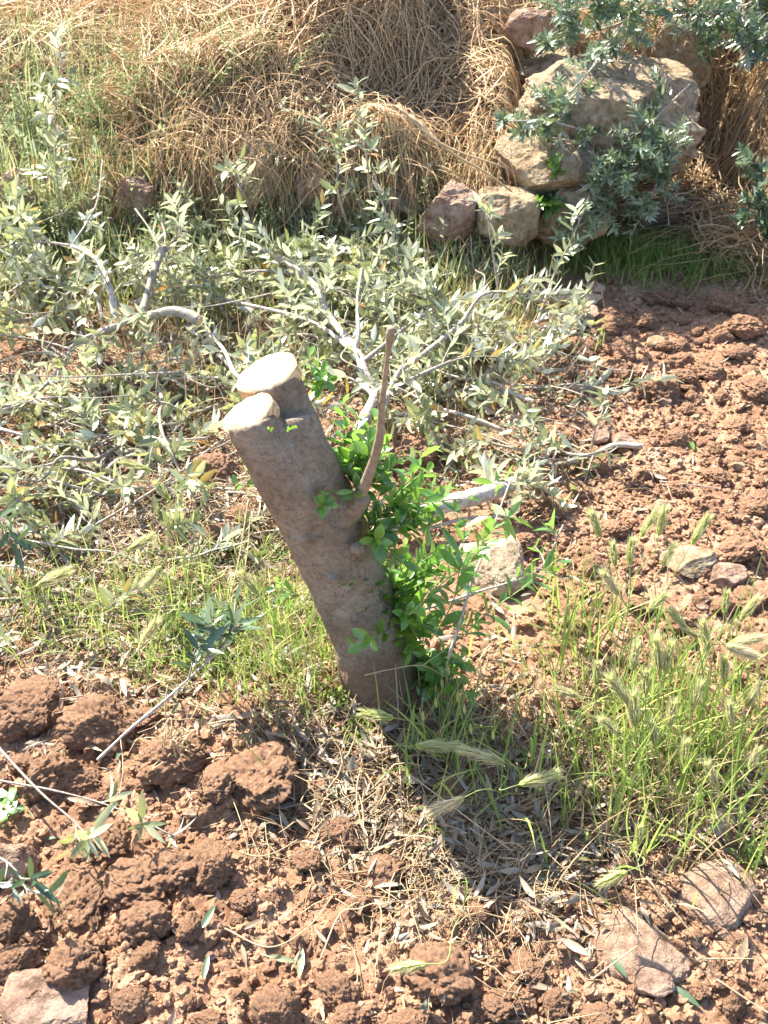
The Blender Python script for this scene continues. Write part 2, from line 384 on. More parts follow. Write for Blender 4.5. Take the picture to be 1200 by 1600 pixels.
def clod(px, py, wpx, hpx=None, look='crumbly red clay clod', sink=.28, auto_=True, me=None):
    hpx = hpx or wpx * .8; p = G(px, py + hpx * .35); wd = pxm(wpx, p); ht = max(pxm(hpx, p) * .72, wd * .55)
    o = link('soil_clod', me or random.choice(CLODM)); o.location = (p[0], p[1], p[2] + ht * (.5 - sink))
    o.scale = (wd / 2, wd / 2 * random.uniform(.75, 1.0), ht / 2); o.rotation_euler = (random.uniform(-.4, .4), random.uniform(-.4, .4), random.uniform(0, 6.28) if wpx < hpx * 1.5 else random.uniform(-.3, .3))
    tag(o, None, 'soil clod', 'clods of red clay on the tilled soil'); auto(o, look, 'clods', p); return o
big = [(165,1122,130,66),(80,1188,92,86),(130,1212,60,40),(80,1112,56,46),(130,1128,50,44),(153,1243,34,28),(272,1165,110,84),(400,1185,135,108),(215,1365,100,70),
 (228,1420,86,92),(128,1372,120,100),(105,1400,70,70),(60,1462,40,34),(230,1480,60,52),(118,1485,84,86),(270,1340,80,70),(330,1340,90,80),(60,1090,100,50),
 (230,1110,60,44),(20,1120,60,50),(380,1395,44,40),(35,1185,44,36),(415,1240,60,44),(450,1215,70,50),(500,1225,52,40),(340,1210,70,56),(530,1290,70,46),
 (440,1570,92,66),(530,1535,72,60),(545,1578,50,40),(20,1490,70,60),(30,1420,70,60),(300,1440,50,44),(160,1310,90,50),(700,1222,48,44),(690,1500,110,70),(640,1590,80,50),
 (820,1500,70,50),(330,722,72,54),(325,675,40,30),(390,520,34,36),(300,740,44,34),(280,690,40,30),(955,572,78,48),(1035,602,80,54),(960,500,44,34),(975,535,40,32),(1160,505,64,40),
 (1010,490,40,28),(870,600,34,28),(1110,575,50,34),(1070,585,40,26),(900,540,56,40),(850,560,46,34),(1150,660,44,30),(1060,680,40,26),(1130,470,60,34),(1040,460,44,26),
 (1180,600,56,38),(1120,740,44,28),(1060,760,40,26),(1180,780,60,36),(900,760,44,30),(960,820,50,34),(930,720,40,28),(1150,850,60,40),(1170,930,56,38),(1060,960,60,44),(1120,940,46,34),
 (1180,1020,70,50),(1140,1050,40,32),(1000,940,46,30),(930,880,54,36),(860,800,40,28),(820,840,50,36),(810,900,40,30),(1100,1300,60,40),(1170,1280,60,36),(980,1395,40,28),
 (1090,1540,40,30),(1150,1560,50,40),(870,1560,50,40),(930,1580,56,40),(780,1560,60,44),(740,1420,54,40),(600,1350,60,44),(560,1400,50,38),(480,1330,48,36),(640,700,80,50),(700,690,60,40),(650,740,60,40),
 (560,600,40,30),(200,720,50,36),(240,760,40,30),(90,800,50,36),(30,850,50,36),(380,800,56,34),(350,830,60,36),(60,660,40,28),(160,560,40,26),(330,560,36,26),(60,1545,50,40),(330,1590,70,40),(210,1560,60,40)]
for (a, b, c, d) in big: clod(a, b, c, d, 'large crumbly red clay clod' if c > 75 else 'crumbly red clay clod')
for _ in range(45):
    px = random.uniform(880, 1200); py = random.uniform(425, 640); s = random.uniform(14, 40); clod(px, py, s, s * .6, 'small crumbly red clay lump')
for _ in range(110):
    while True:
        px = random.uniform(0, 1200); py = random.uniform(450, 1590)
        if px > 880 or py > 1150 or (px > 660 and 1100 < py): break
    s = random.uniform(15, 34); clod(px, py, s, s * random.uniform(.7, .95), 'small crumbly red clay lump')
def rock(px, py, wpx, hpx, m, look, name='field_stone', seed=1, rz=0., dz=.0, dep=.8, blocky=2.6, planes=9, tilt=(0, 0), cat='stone', D=None, label=None, group='stones lying on the red soil', rough=.05, hk=.8):
    """stone whose centre shows at the pixel; on the ground unless D (distance) is given"""
    if D is None: p = G(px, py + hpx * .4); c = p + np.array([0, pxm(wpx, p) * dep * .3, pxm(hpx, p) * hk * .5 - pxm(hpx, p) * .12 + dz])
    else: p = P(px, py, D); c = p.copy()
    wd = pxm(wpx, p); ht = pxm(hpx, p) * hk
    V, F = rock_shape(seed, 6 if wpx > 45 else 4, planes + 5, blocky, rough); V = V / (V.max(0) - V.min(0)) * np.array([wd, wd * dep, ht])
    me = mesh_np(name, V, [F], M[m], smooth=False); o = link(name, me); o.location = tuple(c); o.rotation_euler = (tilt[0], tilt[1], rz)
    tag(o, label, cat, group if label is None else None)
    if label is None: auto(o, look, 'stones', p)
    return o
rock(1130,1392,132,108,'rock_beige','', seed=3, planes=-1, blocky=2.4, rough=.045, dep=.95, hk=.55, dz=-.012, rz=.2, label='large flat pinkish stone crossed by thin grass shadows at the lower right')
rock(1010,1478,156,118,'rock_beige','', seed=8, planes=-2, rough=.05, dep=.95, hk=.5, dz=-.014, rz=-.3, label='large rounded grey brown stone half in shade beside the flat pinkish stone', blocky=2.3)
rock(1016,1540,64,42,'rock_pink','', seed=5, label='small squarish brown stone in front of the half shaded rounded stone')
rock(75,1575,142,56,'rock_pink','', seed=14, dep=.8, label='long slab of brown stone lying at the bottom left corner')
rock(12,1340,84,88,'rock_pink','', seed=16, label='rounded brown stone at the left edge above the dangling olive leaves')
rock(770,890,104,66,'rock_cream','', seed=21, blocky=3, planes=2, tilt=(.4, 0), dep=1.0, label='blocky cream coloured stone lying right of the stump behind the green sprouts')
rock(1085,878,92,36,'rock_tan','', seed=23, dz=-.008, label='long pale stone showing between the barley heads', rz=.2)
rock(1135,900,62,44,'rock_pink','', seed=24, label='reddish stone right behind the long pale stone among barley')
rock(885,468,118,32,'rock_cream','', seed=27, label='flat pale slab at the near edge of the shaded grass', dep=.5)
rock(928,450,30,30,'rock_pink','', seed=28, label='small round pinkish stone sitting behind the flat pale slab')
rock(910,492,60,26,'rock_pink','', seed=29, label='narrow brown stone in front of the flat pale slab', rz=.5)
rock(970,690,52,34,'rock_pink','', seed=31, label='rounded stone in the tilled soil, right one of a touching pair')
rock(940,684,32,28,'rock_pink','', seed=32, label='small rounded stone in the tilled soil, left one of a touching pair')
rock(1118,1290,64,44,'rock_cream','', seed=33, label='pale stone under the barley above the large flat pinkish stone')
rock(1030,536,36,20,'rock_tan','', seed=34); rock(1030,795,40,18,'rock_tan','', seed=35)
for k in range(34):
    while True:
        px = random.uniform(0, 1200); py = random.uniform(460, 1590)
        if px > 860 or py > 1130: break
    s = random.uniform(13, 26); rock(px, py, s, s * .75, random.choice(['rock_pink', 'rock_tan', 'rock_pink']), 'small pale pebble', name='pebble', seed=60 + k % 9, cat='pebble', group='pebbles scattered on the soil')
# boulders of the dry terrace wall
B = lambda px, py, w_, h_, m, D, label, seed, **k: rock(px, py, w_, h_, m, '', 'boulder', seed, D=D, cat='boulder', label=label, group=None, hk=k.pop('hk', 1.0), **k)
B(950,185,290,150,'rock_tan',3.30,'big block of tan limestone with sunlit top in the terrace wall',40, blocky=11, planes=8, dep=.75, tilt=(.16,.17), rough=.07)
B(845,120,110,90,'rock_tan',3.62,'rough tan boulder behind the left end of the big block',41, blocky=4, dep=.8)
B(858,252,165,100,'rock_tan',3.12,'rounded tan boulder below the big block with a dark gap beneath',42, blocky=3, rz=.2, rough=.04)
B(792,338,100,84,'rock_tan',3.02,'squarish pale boulder at the foot of the wall below the dry grass',43, blocky=5)
B(705,328,100,84,'rock_pink',3.02,'pinkish boulder at the foot of the wall, left of the squarish pale one',44, rough=.08, tilt=(0,-.3))
B(885,345,120,120,'rock_tan',3.08,'grey upright boulder behind the silvery olive leaves',45, blocky=4)
B(1070,85,100,105,'rock_tan',3.6,'tan boulder standing above and behind the big block',46)
B(832,48,84,66,'rock_pink',3.6,'dark brown boulder at the top beside the dry grass heap',47)
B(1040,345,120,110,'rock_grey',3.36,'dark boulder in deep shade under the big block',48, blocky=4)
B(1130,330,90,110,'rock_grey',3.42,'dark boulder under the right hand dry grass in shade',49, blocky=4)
B(33,318,92,86,'rock_tan',3.08,'pale tan stone at the left edge behind the cut branches',50, tilt=(.2,.4), rough=.09, planes=6)
B(215,308,66,60,'rock_pink',3.13,'reddish stone under the weeds left of centre',51, tilt=(.3,.4), rough=.09)
B(408,266,90,110,'rock_tan',3.16,'tan boulder leaning below the sunlit dry grass',52, blocky=3.2, rz=.7, tilt=(.2,.35), rough=.09)
B(482,286,54,66,'rock_pink',3.15,'small rusty stone beside the leaning tan boulder',53)
B(618,318,60,50,'rock_grey',3.12,'dark stone in the shade behind the upright olive shoot',54)

# ------------------------------------------------------------------ crumbs of soil (nobody could count them)
mb = MB(); V2, F2 = ICO[2]
for k in range(24000):
    px = random.uniform(-30, 1230); py = 1640 - (1640 - 430) * random.random() ** .9
    if k > 18000: px = random.uniform(820, 1230); py = random.uniform(425, 900)
    if px < 850 and 470 < py < 950 and random.random() < .4: continue
    q = Gz(px, py, 0); z = float(H(q[0], q[1])); r = (.0014 + .0085 * random.random() ** 4)
    S = np.array([random.uniform(.8, 1.3), random.uniform(.8, 1.3), random.uniform(.6, 1)]) * r
    V = V2 * (1 + .24 * rng.normal(size=(len(V2), 1))) * S
    mb.add(V @ rotz(random.random() * 6).T + [q[0], q[1], z + r * .35], F2)
tag(mb.build('soil_crumbs', M['clod'], smooth=False), 'loose red crumbs of clay scattered over the tilled ground', 'soil crumbs', kind='stuff')
mb = MB()
for k in range(1800):
    px = random.uniform(-30, 1230); py = random.uniform(900, 1640)
    q = Gz(px, py, 0); z = float(H(q[0], q[1])); r = .001 + .0022 * random.random() ** 2
    mb.add(V2 * (1 + .2 * rng.normal(size=(len(V2), 1))) * r * np.array([1.2, 1, .8]) + [q[0], q[1], z + r * .5], F2)
tag(mb.build('grit', M['rock_tan'], smooth=False), 'tiny pale grit specks sprinkled over the red soil', 'grit', kind='stuff')

# ------------------------------------------------------------------ the stump
def remeshed(parts, voxel, name, m, parent, smooth_it=4):
    me = mesh_np(name, np.concatenate(parts.V), [np.concatenate(v) for v in parts.F.values()], m)
    t = bpy.data.objects.new('tmp', me); COL.objects.link(t)
    r = t.modifiers.new('r', 'REMESH'); r.mode = 'VOXEL'; r.voxel_size = voxel; r.use_smooth_shade = True
    s = t.modifiers.new('s', 'SMOOTH'); s.iterations = smooth_it; s.factor = .5
    dg = bpy.context.evaluated_depsgraph_get(); ev = bpy.data.meshes.new_from_object(t.evaluated_get(dg)); 
    COL.objects.unlink(t); bpy.data.objects.remove(t)
    n = len(ev.vertices); co = np.empty(n * 3); ev.vertices.foreach_get('co', co); co = co.reshape(-1, 3)
    no = np.empty(n * 3, np.float32); ev.vertices.foreach_get('normal', no); no = no.reshape(-1, 3)
    q = co.copy(); q[:, 2] *= .35
    co = co + no * (.0030 * fbm(q, 30, 2) + .0060 * fbm(co, 8, 3) + .0022 * fbm(co, 45, 3) + .0010 * fbm(co, 140, 2))[:, None]
    off = np.array(parent.location); ev.vertices.foreach_set('co', (co - off).ravel())
    ev.materials.clear(); ev.materials.append(m); ev.update(); ev.name = name
    return link(name, ev, parent)
base = P(606, 1110, 1.35); base[2] = float(H(base[0], base[1]))
stump = thing('tree_stump', 'leaning olive tree stump sawn off at two levels with green sprouts at its side', 'tree stump', base)
axis = [P(622, 1190, 1.335), P(607, 1118, 1.345), P(580, 1000, 1.37), P(539, 900, 1.39), P(497, 800, 1.395), P(455, 705, 1.40), P(442, 655, 1.42)]
def ring_tube(mb, pts, radii, ell=1.0, sides=40, seed=0, n=6):
    c = catmull(pts, n); K = len(c); r = np.interp(np.linspace(0, 1, K), np.linspace(0, 1, len(radii)), radii)
    tubes(mb, c[None], r[None], sides, None, True)
mb = MB()
ring_tube(mb, axis, [.098, .074, .069, .068, .066, .059, .053])
cA = P(421, 590, 1.455); cB = P(391, 652, 1.375)
nA = norm(np.array([-.30, -.10, .95])); nB = norm(np.array([-.42, -.22, .88]))
ring_tube(mb, [P(500, 800, 1.40), P(462, 700, 1.43), P(438, 640, 1.445), cA - nA * .0], [.054, .050, .049, .0475])
ring_tube(mb, [P(482, 800, 1.37), P(432, 720, 1.365), P(403, 680, 1.37), cB], [.052, .046, .042, .040])
mb2 = MB(); tube(mb, [P(530, 810, 1.37), P(552, 795, 1.36), P(566, 775, 1.35)], .024, .014, 12)
for (a, b, r0) in (((650,1085,1.34), (700,1140,1.30), .030), ((560,1090,1.34), (525,1140,1.31), .026), ((615,1110,1.30), (632,1165,1.24), .028)):
    q1 = G(b[0], b[1]); q1[2] -= .03; tube(mb, [P(*a), (P(*a) + q1) / 2 + [0, 0, -.004], q1], r0, .010, 12)
for (px, py, D, r0) in ((470,842,1.325,.012), (520,905,1.32,.010), (560,858,1.33,.013), (590,990,1.33,.014), (545,1010,1.325,.010), (440,770,1.335,.010)):
    V_, F_ = ICO[3]; mb.add(V_ * r0 * np.array([1.3, .8, 1]) + P(px, py, D), F_)
trunk = remeshed(mb, .0032, 'trunk', M['bark'], stump, 6)
def cut_disc(c, n, rx, ry, ang, name, seed):
    a = norm(np.cross(n, [0, 1, 0])); b = np.cross(n, a); S = 64; mb = MB(); th = np.arange(S) / S * 2 * np.pi
    prof = 1 + .045 * np.sin(th * 2 + seed) + .03 * np.sin(th * 3 + seed * 2) + .012 * np.sin(th * 7 + seed)
    rings = []
    for k, (s, h) in enumerate([(1.0, -.022), (1.0, -.001), (.985, .0012), (.7, .0016), (.35, .0014)]):
        x = rx * s * prof * np.cos(th); y = ry * s * prof * np.sin(th)
        X = x * math.cos(ang) - y * math.sin(ang); Y = x * math.sin(ang) + y * math.cos(ang)
        wob = .0008 * np.sin(X * 300 + seed) if k > 1 else 0
        rings.append(c + a * X[:, None] + b * Y[:, None] + n * (h + wob)[:, None] if k > 1 else c + a * X[:, None] + b * Y[:, None] + n * h)
    V = np.concatenate(rings + [[c + n * .0014]]); F = []
    for k in range(4):
        i = np.arange(S); j = (i + 1) % S; F.append(np.stack([k*S+i, k*S+j, (k+1)*S+j, (k+1)*S+i], -1))
    i = np.arange(S); mb.add(V, [np.concatenate(F), np.stack([4*S+i, 4*S+(i+1) % S, np.full(S, 5*S)], -1)])
    return mb.build(name, M['cut'], stump)
cut_disc(cA + nA * .009, nA, .0485, .046, .3, 'cut_face', 1)['label'] = 'wide bright sawn face, the upper of the two'
cut_disc(cB + nB * .007, nB, .0415, .036, .4, 'cut_face', 2)['label'] = 'smaller bright sawn face, the lower of the two'
mb = MB()
tube(mb, [P(417, 566, 1.50), P(419, 562, 1.50), P(422, 558, 1.502)], .005, .002, 6); mb.build('splinter', M['cut'], stump)
mb = MB(); c, r = tube(mb, [P(556, 792, 1.36), P(575, 745, 1.35), P(592, 690, 1.34), P(596, 640, 1.335), P(603, 580, 1.33), P(611, 512, 1.32)], 0, 0, 12, rr=[.011, .0072, .0056, .0058, .0045, .0047, .0038, .0042], knob=.6, n=8)
tube(mb, [P(596, 645, 1.335), P(588, 625, 1.33)], .004, .0015, 6)
mb.build('side_shoot', M['shootbark'], stump)['label'] = 'bare brown shoot with a snapped top'

def bush_shoot(Wm, Lv, p, d, L, r, nl, ll, lw, grav=-.3, spread=.9, pair=True, t0=.1, curl=.3, upw=.2, sides=5, floor=True):
    """one leafy shoot: stem tube into Wm, leaf pairs into Lv"""
    K = 8; pts = [np.array(p, float)]; d = norm(np.array(d, float)); st = L / (K - 1)
    for k in range(K - 1):
        d = norm(d + rng.normal(size=3) * .10 + np.array([0, 0, grav]) * .12); q = pts[-1] + d * st
        if floor:
            g_ = float(H(q[0], q[1])) + .006
            if q[2] < g_: q[2] = g_; d[2] = abs(d[2]) * .3
        pts.append(q)
    pts = np.array(pts); tubes(Wm, pts[None], np.linspace(r, r * .35, K)[None], sides, np.array([random.random()]))
    ph = random.random() * 6
    for k in range(nl):
        u = t0 + (1 - t0) * (k + .5) / nl; x = u * (K - 1); i = min(int(x), K - 2); q = pts[i] + (pts[i+1] - pts[i]) * (x - i)
        T = norm(pts[i+1] - pts[i]); a = norm(np.cross(T, [.1, .2, 1.])); b = np.cross(T, a); ph += math.pi / 2 + random.gauss(0, .3)
        for s in ((0, math.pi) if pair else (0,)):
            if random.random() < .07: continue
            sdv = a * math.cos(ph + s) + b * math.sin(ph + s)
            dd = norm(T * (1.15 - .6 * spread) + sdv * spread + np.array([0, 0, upw * .5]) + rng.normal(size=3) * .15)
            nn = norm(T * .9 - sdv * .5 + np.array([0, 0, .5]) + rng.normal(size=3) * .25)
            sz = random.choice((random.uniform(.45, .8), random.uniform(.8, 1.15), random.uniform(.8, 1.2))) * (1 - .35 * max(0, u - .7) / .3)
            Lv.add(q, dd, nn, ll * sz, lw * sz * random.uniform(.8, 1.15), curl * random.uniform(-.6, 1.6), random.random())
    return pts
# sprouts growing from the stump: each a part with stem and leaves
def sprout(spec, label=None, mat_='sprout'):
    Wm = MB(); Lv = Leaves(); p0 = None
    for (p, d, L, nl, ll, lw) in spec: bush_shoot(Wm, Lv, p, d, L, .0016, nl, ll, lw, grav=-.1, floor=False, curl=.5, spread=.85)
    o = Wm.build('sprout', M['greenstem'], stump); m2 = MB(); Lv.into(m2, 6, .3, True)
    q = m2.build('leaves', M[mat_], stump); q.parent = o
    if label: o['label'] = label
def cone(p, d, n, L0, L1, sp_=.35, nl=7, ll=.036, lw=.0165):
    return [(p, norm(np.array(d) + rng.normal(size=3) * sp_), random.uniform(L0, L1), nl, ll, lw) for _ in range(n)]
sprout(cone(P(625, 985, 1.36), (.45, -.1, .85), 15, .05, .16, .45, 7), 'dense green sprout low on the right side')
sprout(cone(P(650, 1050, 1.36), (.5, -.25, .6), 18, .04, .13, .55, 7), 'dark green sprout at the foot of the stump')
sprout(cone(P(600, 930, 1.39), (.8, .1, .45), 10, .08, .20, .3, 7, .044, .017), 'spreading green sprout halfway up the right side')
sprout(cone(P(575, 830, 1.37), (.55, -.1, .7), 9, .04, .12, .5, 6), 'green sprout below the bare brown shoot')
sprout(cone(P(560, 770, 1.39), (.35, .15, .9), 14, .05, .14, .5, 6), 'bright green sprout behind the bare brown shoot')
sprout(cone(P(540, 735, 1.43), (.2, .3, .8), 5, .05, .12, .5, 5), 'bright green sprout behind the trunk')
sprout(cone(P(600, 800, 1.42), (.7, .15, .5), 8, .08, .20, .35, 6, .042, .017), 'arching green sprout reaching to the right')
sprout([(P(672, 1000, 1.30), (.35, .0, .8), .24, 9, .050, .017), (P(640, 960, 1.30), (.5, -.1, .7), .20, 8, .046, .017), (P(660, 1040, 1.30), (.9, .1, .42), .30, 11, .046, .017)], 'long sprouts reaching right over the soil')
sprout(cone(P(505, 792, 1.32), (.0, -.6, .4), 3, .02, .035, .6, 3, .02, .011), 'little green tuft on the front of the trunk')
sprout(cone(P(468, 930, 1.40), (-.8, .1, .3), 4, .03, .06, .4, 3, .026, .012), 'small green sprout on the left side')
sprout(cone(P(500, 605, 1.55), (.2, 0, .8), 6, .03, .07, .5, 4, .024, .012), 'round bright green sprout behind the upper cut')
sprout(cone(P(405, 760, 1.44), (-.6, 0, .6), 3, .03, .05, .4, 3, .022, .010), 'tiny sprout on the left edge below the lower cut')
# little leaf tips breaking through the bark
for (px, py, D) in ((423, 674, 1.31), (452, 671, 1.345), (460, 672, 1.35), (538, 915, 1.315), (546, 914, 1.315), (553, 912, 1.32)):
    Lv = Leaves(); q = P(px, py, D)
    for k in range(3): Lv.add(q + rng.normal(size=3) * .002, norm(np.array([random.uniform(-.6, .6), -.5, .9])), np.array([0, -1, .3]), .009, .004, .3, random.random())
    m2 = MB(); Lv.into(m2, 4, .3, True); m2.build('bud', M['sprout'], stump)

# ------------------------------------------------------------------ cut olive branches
def clampz(q, dz): q = np.array(q, float); q[2] = max(q[2], float(H(q[0], q[1])) + dz); return q
def branch(name, pts, r0, r1, n_tw, tl, look=None, label=None, nl=9, ll=.048, lw=.014, t0=.25, leafm='olive', extra=(), group='cut olive branches lying on the ground', cat='branch', grav=-.5, up=.15, cut=True, sides=8, upbias=0., twr=.0020):
    pts = [np.array(q, float) + (rng.normal(size=3) * min(.008, r0) if 0 < k < len(pts) - 1 else 0) for k, q in enumerate(pts)]
    base = np.array(pts[0], float); th = thing(name, label, cat, base, None if label else group)
    Wm = MB(); Lv = Leaves(); c, r = tube(Wm, pts, r0, r1, sides, random.random(), 6, True, knob=.45)
    lines = [(c, r, n_tw)]
    for (ep, e0, e1, en) in extra:
        c2, r2 = tube(Wm, ep, e0, e1, sides, random.random(), 6, True, knob=.45); lines.append((c2, r2, en))
    for (c_, r_, n_) in lines:
        for k in range(n_):
            u = t0 + (1 - t0) * (k + random.random()) / max(1, n_); i = min(int(u * (len(c_) - 1)), len(c_) - 2)
            T = norm(c_[i+1] - c_[i]); sd_ = norm(rng.normal(size=3) + [0, 0, up]); sd_ = norm(sd_ - T * (sd_ @ T)); L = tl * random.uniform(.5, 1.2)
            bush_shoot(Wm, Lv, c_[i], T * .8 + sd_ * .8 + [0, 0, upbias], L, twr, max(3, int(nl * L / tl)), ll, lw, grav=grav, t0=.15)
    Wm.build('wood', M['twig'], th)
    if len(Lv): m2 = MB(); Lv.into(m2, 5); m2.build('foliage', M[leafm], th)
    if cut:
        d = norm(c[0] - c[1]); mbc = MB(); tubes(mbc, np.array([[c[0] + d * -.001, c[0] + d * .0015]]), np.array([[r[0] * 1.0, r[0] * .93]]), 10, None, True); mbc.build('cut_end', M['cut'], th)
    if label is None: auto(th, look, 'branches', c[len(c) // 2])
    return th
Q = lambda px, py, h: Gz(px, py, h)
# traced ones
branch('olive_branch', [Q(312,502,.17), Q(270,492,.17), Q(225,492,.165), Q(165,503,.15), Q(120,530,.12), Q(80,580,.07), Q(30,640,.04)], .0135, .004, 8, .16,
  label='thick cut olive branch held up at the left with two stubby upright forks',
  extra=[([Q(180,495,.155), Q(172,452,.19), Q(150,405,.21), Q(112,384,.22)], .0085, .005, 3), ([Q(222,490,.165), Q(235,440,.19), Q(252,398,.22), Q(258,385,.225)], .0085, .0065, 0),
         ([Q(252,396,.22), Q(235,360,.24), Q(211,326,.26)], .003, .002, 0), ([Q(255,393,.22), Q(258,365,.24), Q(246,334,.26)], .003, .0018, 0), ([Q(256,395,.22), Q(275,380,.24), Q(290,365,.25)], .0025, .0015, 1),
         ([Q(160,500,.15), Q(150,462,.17), Q(128,450,.17), Q(100,460,.14)], .0045, .002, 2), ([Q(112,384,.22), Q(60,378,.22), Q(0,385,.2)], .004, .002, 5), ([Q(112,384,.22), Q(150,320,.27), Q(160,250,.32)], .0026, .0012, 1)])
branch('olive_branch', [Q(602,618,.06), Q(570,590,.09), Q(545,545,.11), Q(515,500,.12), Q(490,455,.14), Q(450,420,.15), Q(405,388,.15), Q(350,362,.13)], .0135, .004, 9, .18,
  label='long pale grey olive branch running up and left behind the stump',
  extra=[([Q(548,545,.11), Q(500,510,.10), Q(440,488,.10), Q(320,463,.07), Q(270,455,.06)], .0065, .003, 8), ([Q(555,555,.10), Q(560,520,.14), Q(558,470,.17), Q(565,420,.18)], .0055, .003, 4),
         ([Q(562,570,.10), Q(610,530,.12), Q(650,500,.12), Q(700,470,.1)], .0055, .002, 6)])
branch('olive_branch', [Q(548,690,.05), Q(562,672,.06), Q(580,645,.07), Q(572,618,.075), Q(560,598,.07)], .0165, .0135, 0, .1, label='short bent piece of pale branch just behind the stump', cut=True)
branch('olive_branch', [Q(585,700,.05), Q(610,640,.08), Q(625,590,.12), Q(665,545,.14), Q(715,498,.15), Q(760,466,.16), Q(835,470,.13), Q(880,500,.1)], .0085, .0025, 13, .18,
  label='arched grey olive branch bending over to the right behind the bare shoot', extra=[([Q(625,600,.1), Q(680,575,.12), Q(740,550,.13), Q(770,545,.12)], .005, .002, 5)])
branch('olive_branch', [Q(592,838,.035), Q(625,812,.04), Q(680,797,.045), Q(730,782,.05), Q(790,760,.05), Q(840,742,.04)], .0235, .017, 7, .12, label='thick smooth cut branch lying on the soil right of the stump', t0=.7, sides=14,
  extra=[([Q(660,830,.02), Q(720,812,.025), Q(800,805,.03)], .005, .002, 1)])
branch('olive_branch', [Q(395,600,.16), Q(370,590,.14), Q(345,545,.1), Q(318,510,.07), Q(300,470,.05)], .006, .003, 6, .14, label='thin side branch rising to the left edge of the upper cut', cut=False)
# upright leafy shoots among the pile
for (pts, n, tl, nl, lab) in [
  ([Q(104,350,.05), P(90,300,2.95), P(88,200,2.95), P(96,90,2.95)], 14, .08, 6, 'tall upright shoot of white silver leaves at the upper left'),
  ([Q(545,360,.10), P(530,300,2.85), P(525,240,2.85), P(512,205,2.85)], 6, .06, 5, 'upright shoot with glossy white leaves in the middle of the pile'),
  ([Q(580,330,.10), P(572,260,2.7), P(566,200,2.7), P(562,150,2.7)], 4, .05, 5, 'thin upright shoot with dark green leaves in front of the dry grass heap'),
  ([Q(625,420,.10), P(610,360,2.75), P(595,300,2.75), P(582,256,2.75)], 5, .03, 2, 'bare pale upright twig right of centre with one tip leaf'),
  ([Q(780,470,.08), P(775,420,2.7), P(768,360,2.7), P(762,320,2.7)], 5, .06, 5, 'upright shoot with big pale leaves below the squarish boulder'),
  ([Q(840,500,.06), P(865,430,2.75), P(890,375,2.75), P(912,330,2.75)], 5, .06, 4, 'slanting shoot with a yellow green tip at the shaded grass'),
  ([Q(400,340,.08), P(382,310,2.9), P(368,280,2.9), P(366,250,2.9)], 5, .05, 4, 'short upright silver shoot left of the leaning tan boulder'),
  ([Q(925,700,.02), P(930,670,2.05), P(942,640,2.05), P(948,620,2.05)], 4, .03, 3, 'small silver sprig standing at the edge of the tilled soil')]:
    branch('olive_shoot', pts, .0035, .0015, n, tl, label=lab, nl=nl, t0=.3, cut=False, ll=.05, lw=.015, up=1.0, grav=.1, sides=5, upbias=.2)
# the pile
def pile(px, py, ang, L, h0, look, nt=8, tl=.17, r0=.006, ll=.049):
    p = G(px, py); p[2] += h0; d = np.array([math.cos(ang), math.sin(ang), 0]); pts = [p]; side = random.uniform(-.5, .5)
    for k in range(1, 6):
        a = ang + side * k / 5 + random.gauss(0, .12); d = np.array([math.cos(a), math.sin(a), random.uniform(-.3, .4)]); q = pts[-1] + d * L / 5
        g_ = float(H(q[0], q[1])); q[2] = min(max(q[2], g_ + .015), g_ + .26); pts.append(q)
    branch('olive_branch', pts, r0, .0018, nt, tl, look=look, nl=10, ll=ll, lw=ll * .29, t0=.12, sides=6)
for k in range(26):
    px = random.uniform(-20, 820); py = random.uniform(360, 600); p = G(px, py); hgt = random.uniform(.10, .28); lx, ly = random.gauss(0, .06), random.gauss(0, .05)
    branch('olive_shoot', [p + [0, 0, .02], p + [lx * .4, ly * .4, hgt * .4], p + [lx * .8, ly * .7, hgt * .75], p + [lx * 1.5, ly, hgt]], .0028, .0012, random.randint(2, 5), .06, look='upright silvery olive shoot', nl=4, t0=.3, cut=False, ll=.045, lw=.014, up=1.0, grav=.1, sides=5, upbias=.2, group='upright shoots in the branch pile')
for k in range(46):
    px = random.uniform(-40, 820); py = random.uniform(380, 760)
    if px > 380 and py > 600: py -= 180
    p = G(px, py); a = random.uniform(0, 6.28); L = random.uniform(.15, .42); p[2] += random.uniform(.02, .12); d = np.array([math.cos(a), math.sin(a), random.uniform(-.1, .35)])
    branch('bare_twig', [p, p + d * L * .35 + rng.normal(size=3) * .012, p + d * L * .7 + rng.normal(size=3) * .02, p + d * L], random.uniform(.0014, .0034), .0009, random.randint(1, 3), .10, look='bare grey twig', nl=3, ll=.03, lw=.008, twr=.0011, sides=5, group='bare twigs in the branch pile', cat='twig')
n = 0
while n < 60:
    px = random.uniform(-60, 860); py = random.uniform(330, 800)
    if py > 620 and px > 350 and px < 620: continue
    if py > 640 and random.random() < .5: continue
    if px > 800 or (px > 640 and py > 700): continue
    thin = py > 560
    pile(px, py, random.uniform(0, 2 * math.pi) if px < 560 else random.uniform(1.9, 4.4), random.uniform(.30, .6), random.uniform(.01, .09 if not thin else .04), 'leafy silvery olive branch', nt=(9 if not thin else 5), tl=random.uniform(.12, .2), r0=random.uniform(.003, .007)); n += 1
for (px, py, a, L) in ((700,640,.3,.35),(760,600,-.4,.35),(830,650,2.6,.3),(880,600,3.0,.3),(720,560,.2,.4),(800,560,.6,.3),(900,740,2.9,.3),(1000,720,3.0,.3),(560,470,1.0,.4),(650,430,2.6,.4),(760,440,3.4,.4)):
    pile(px, py, a, L, .04, 'leafy silvery olive branch', nt=6)
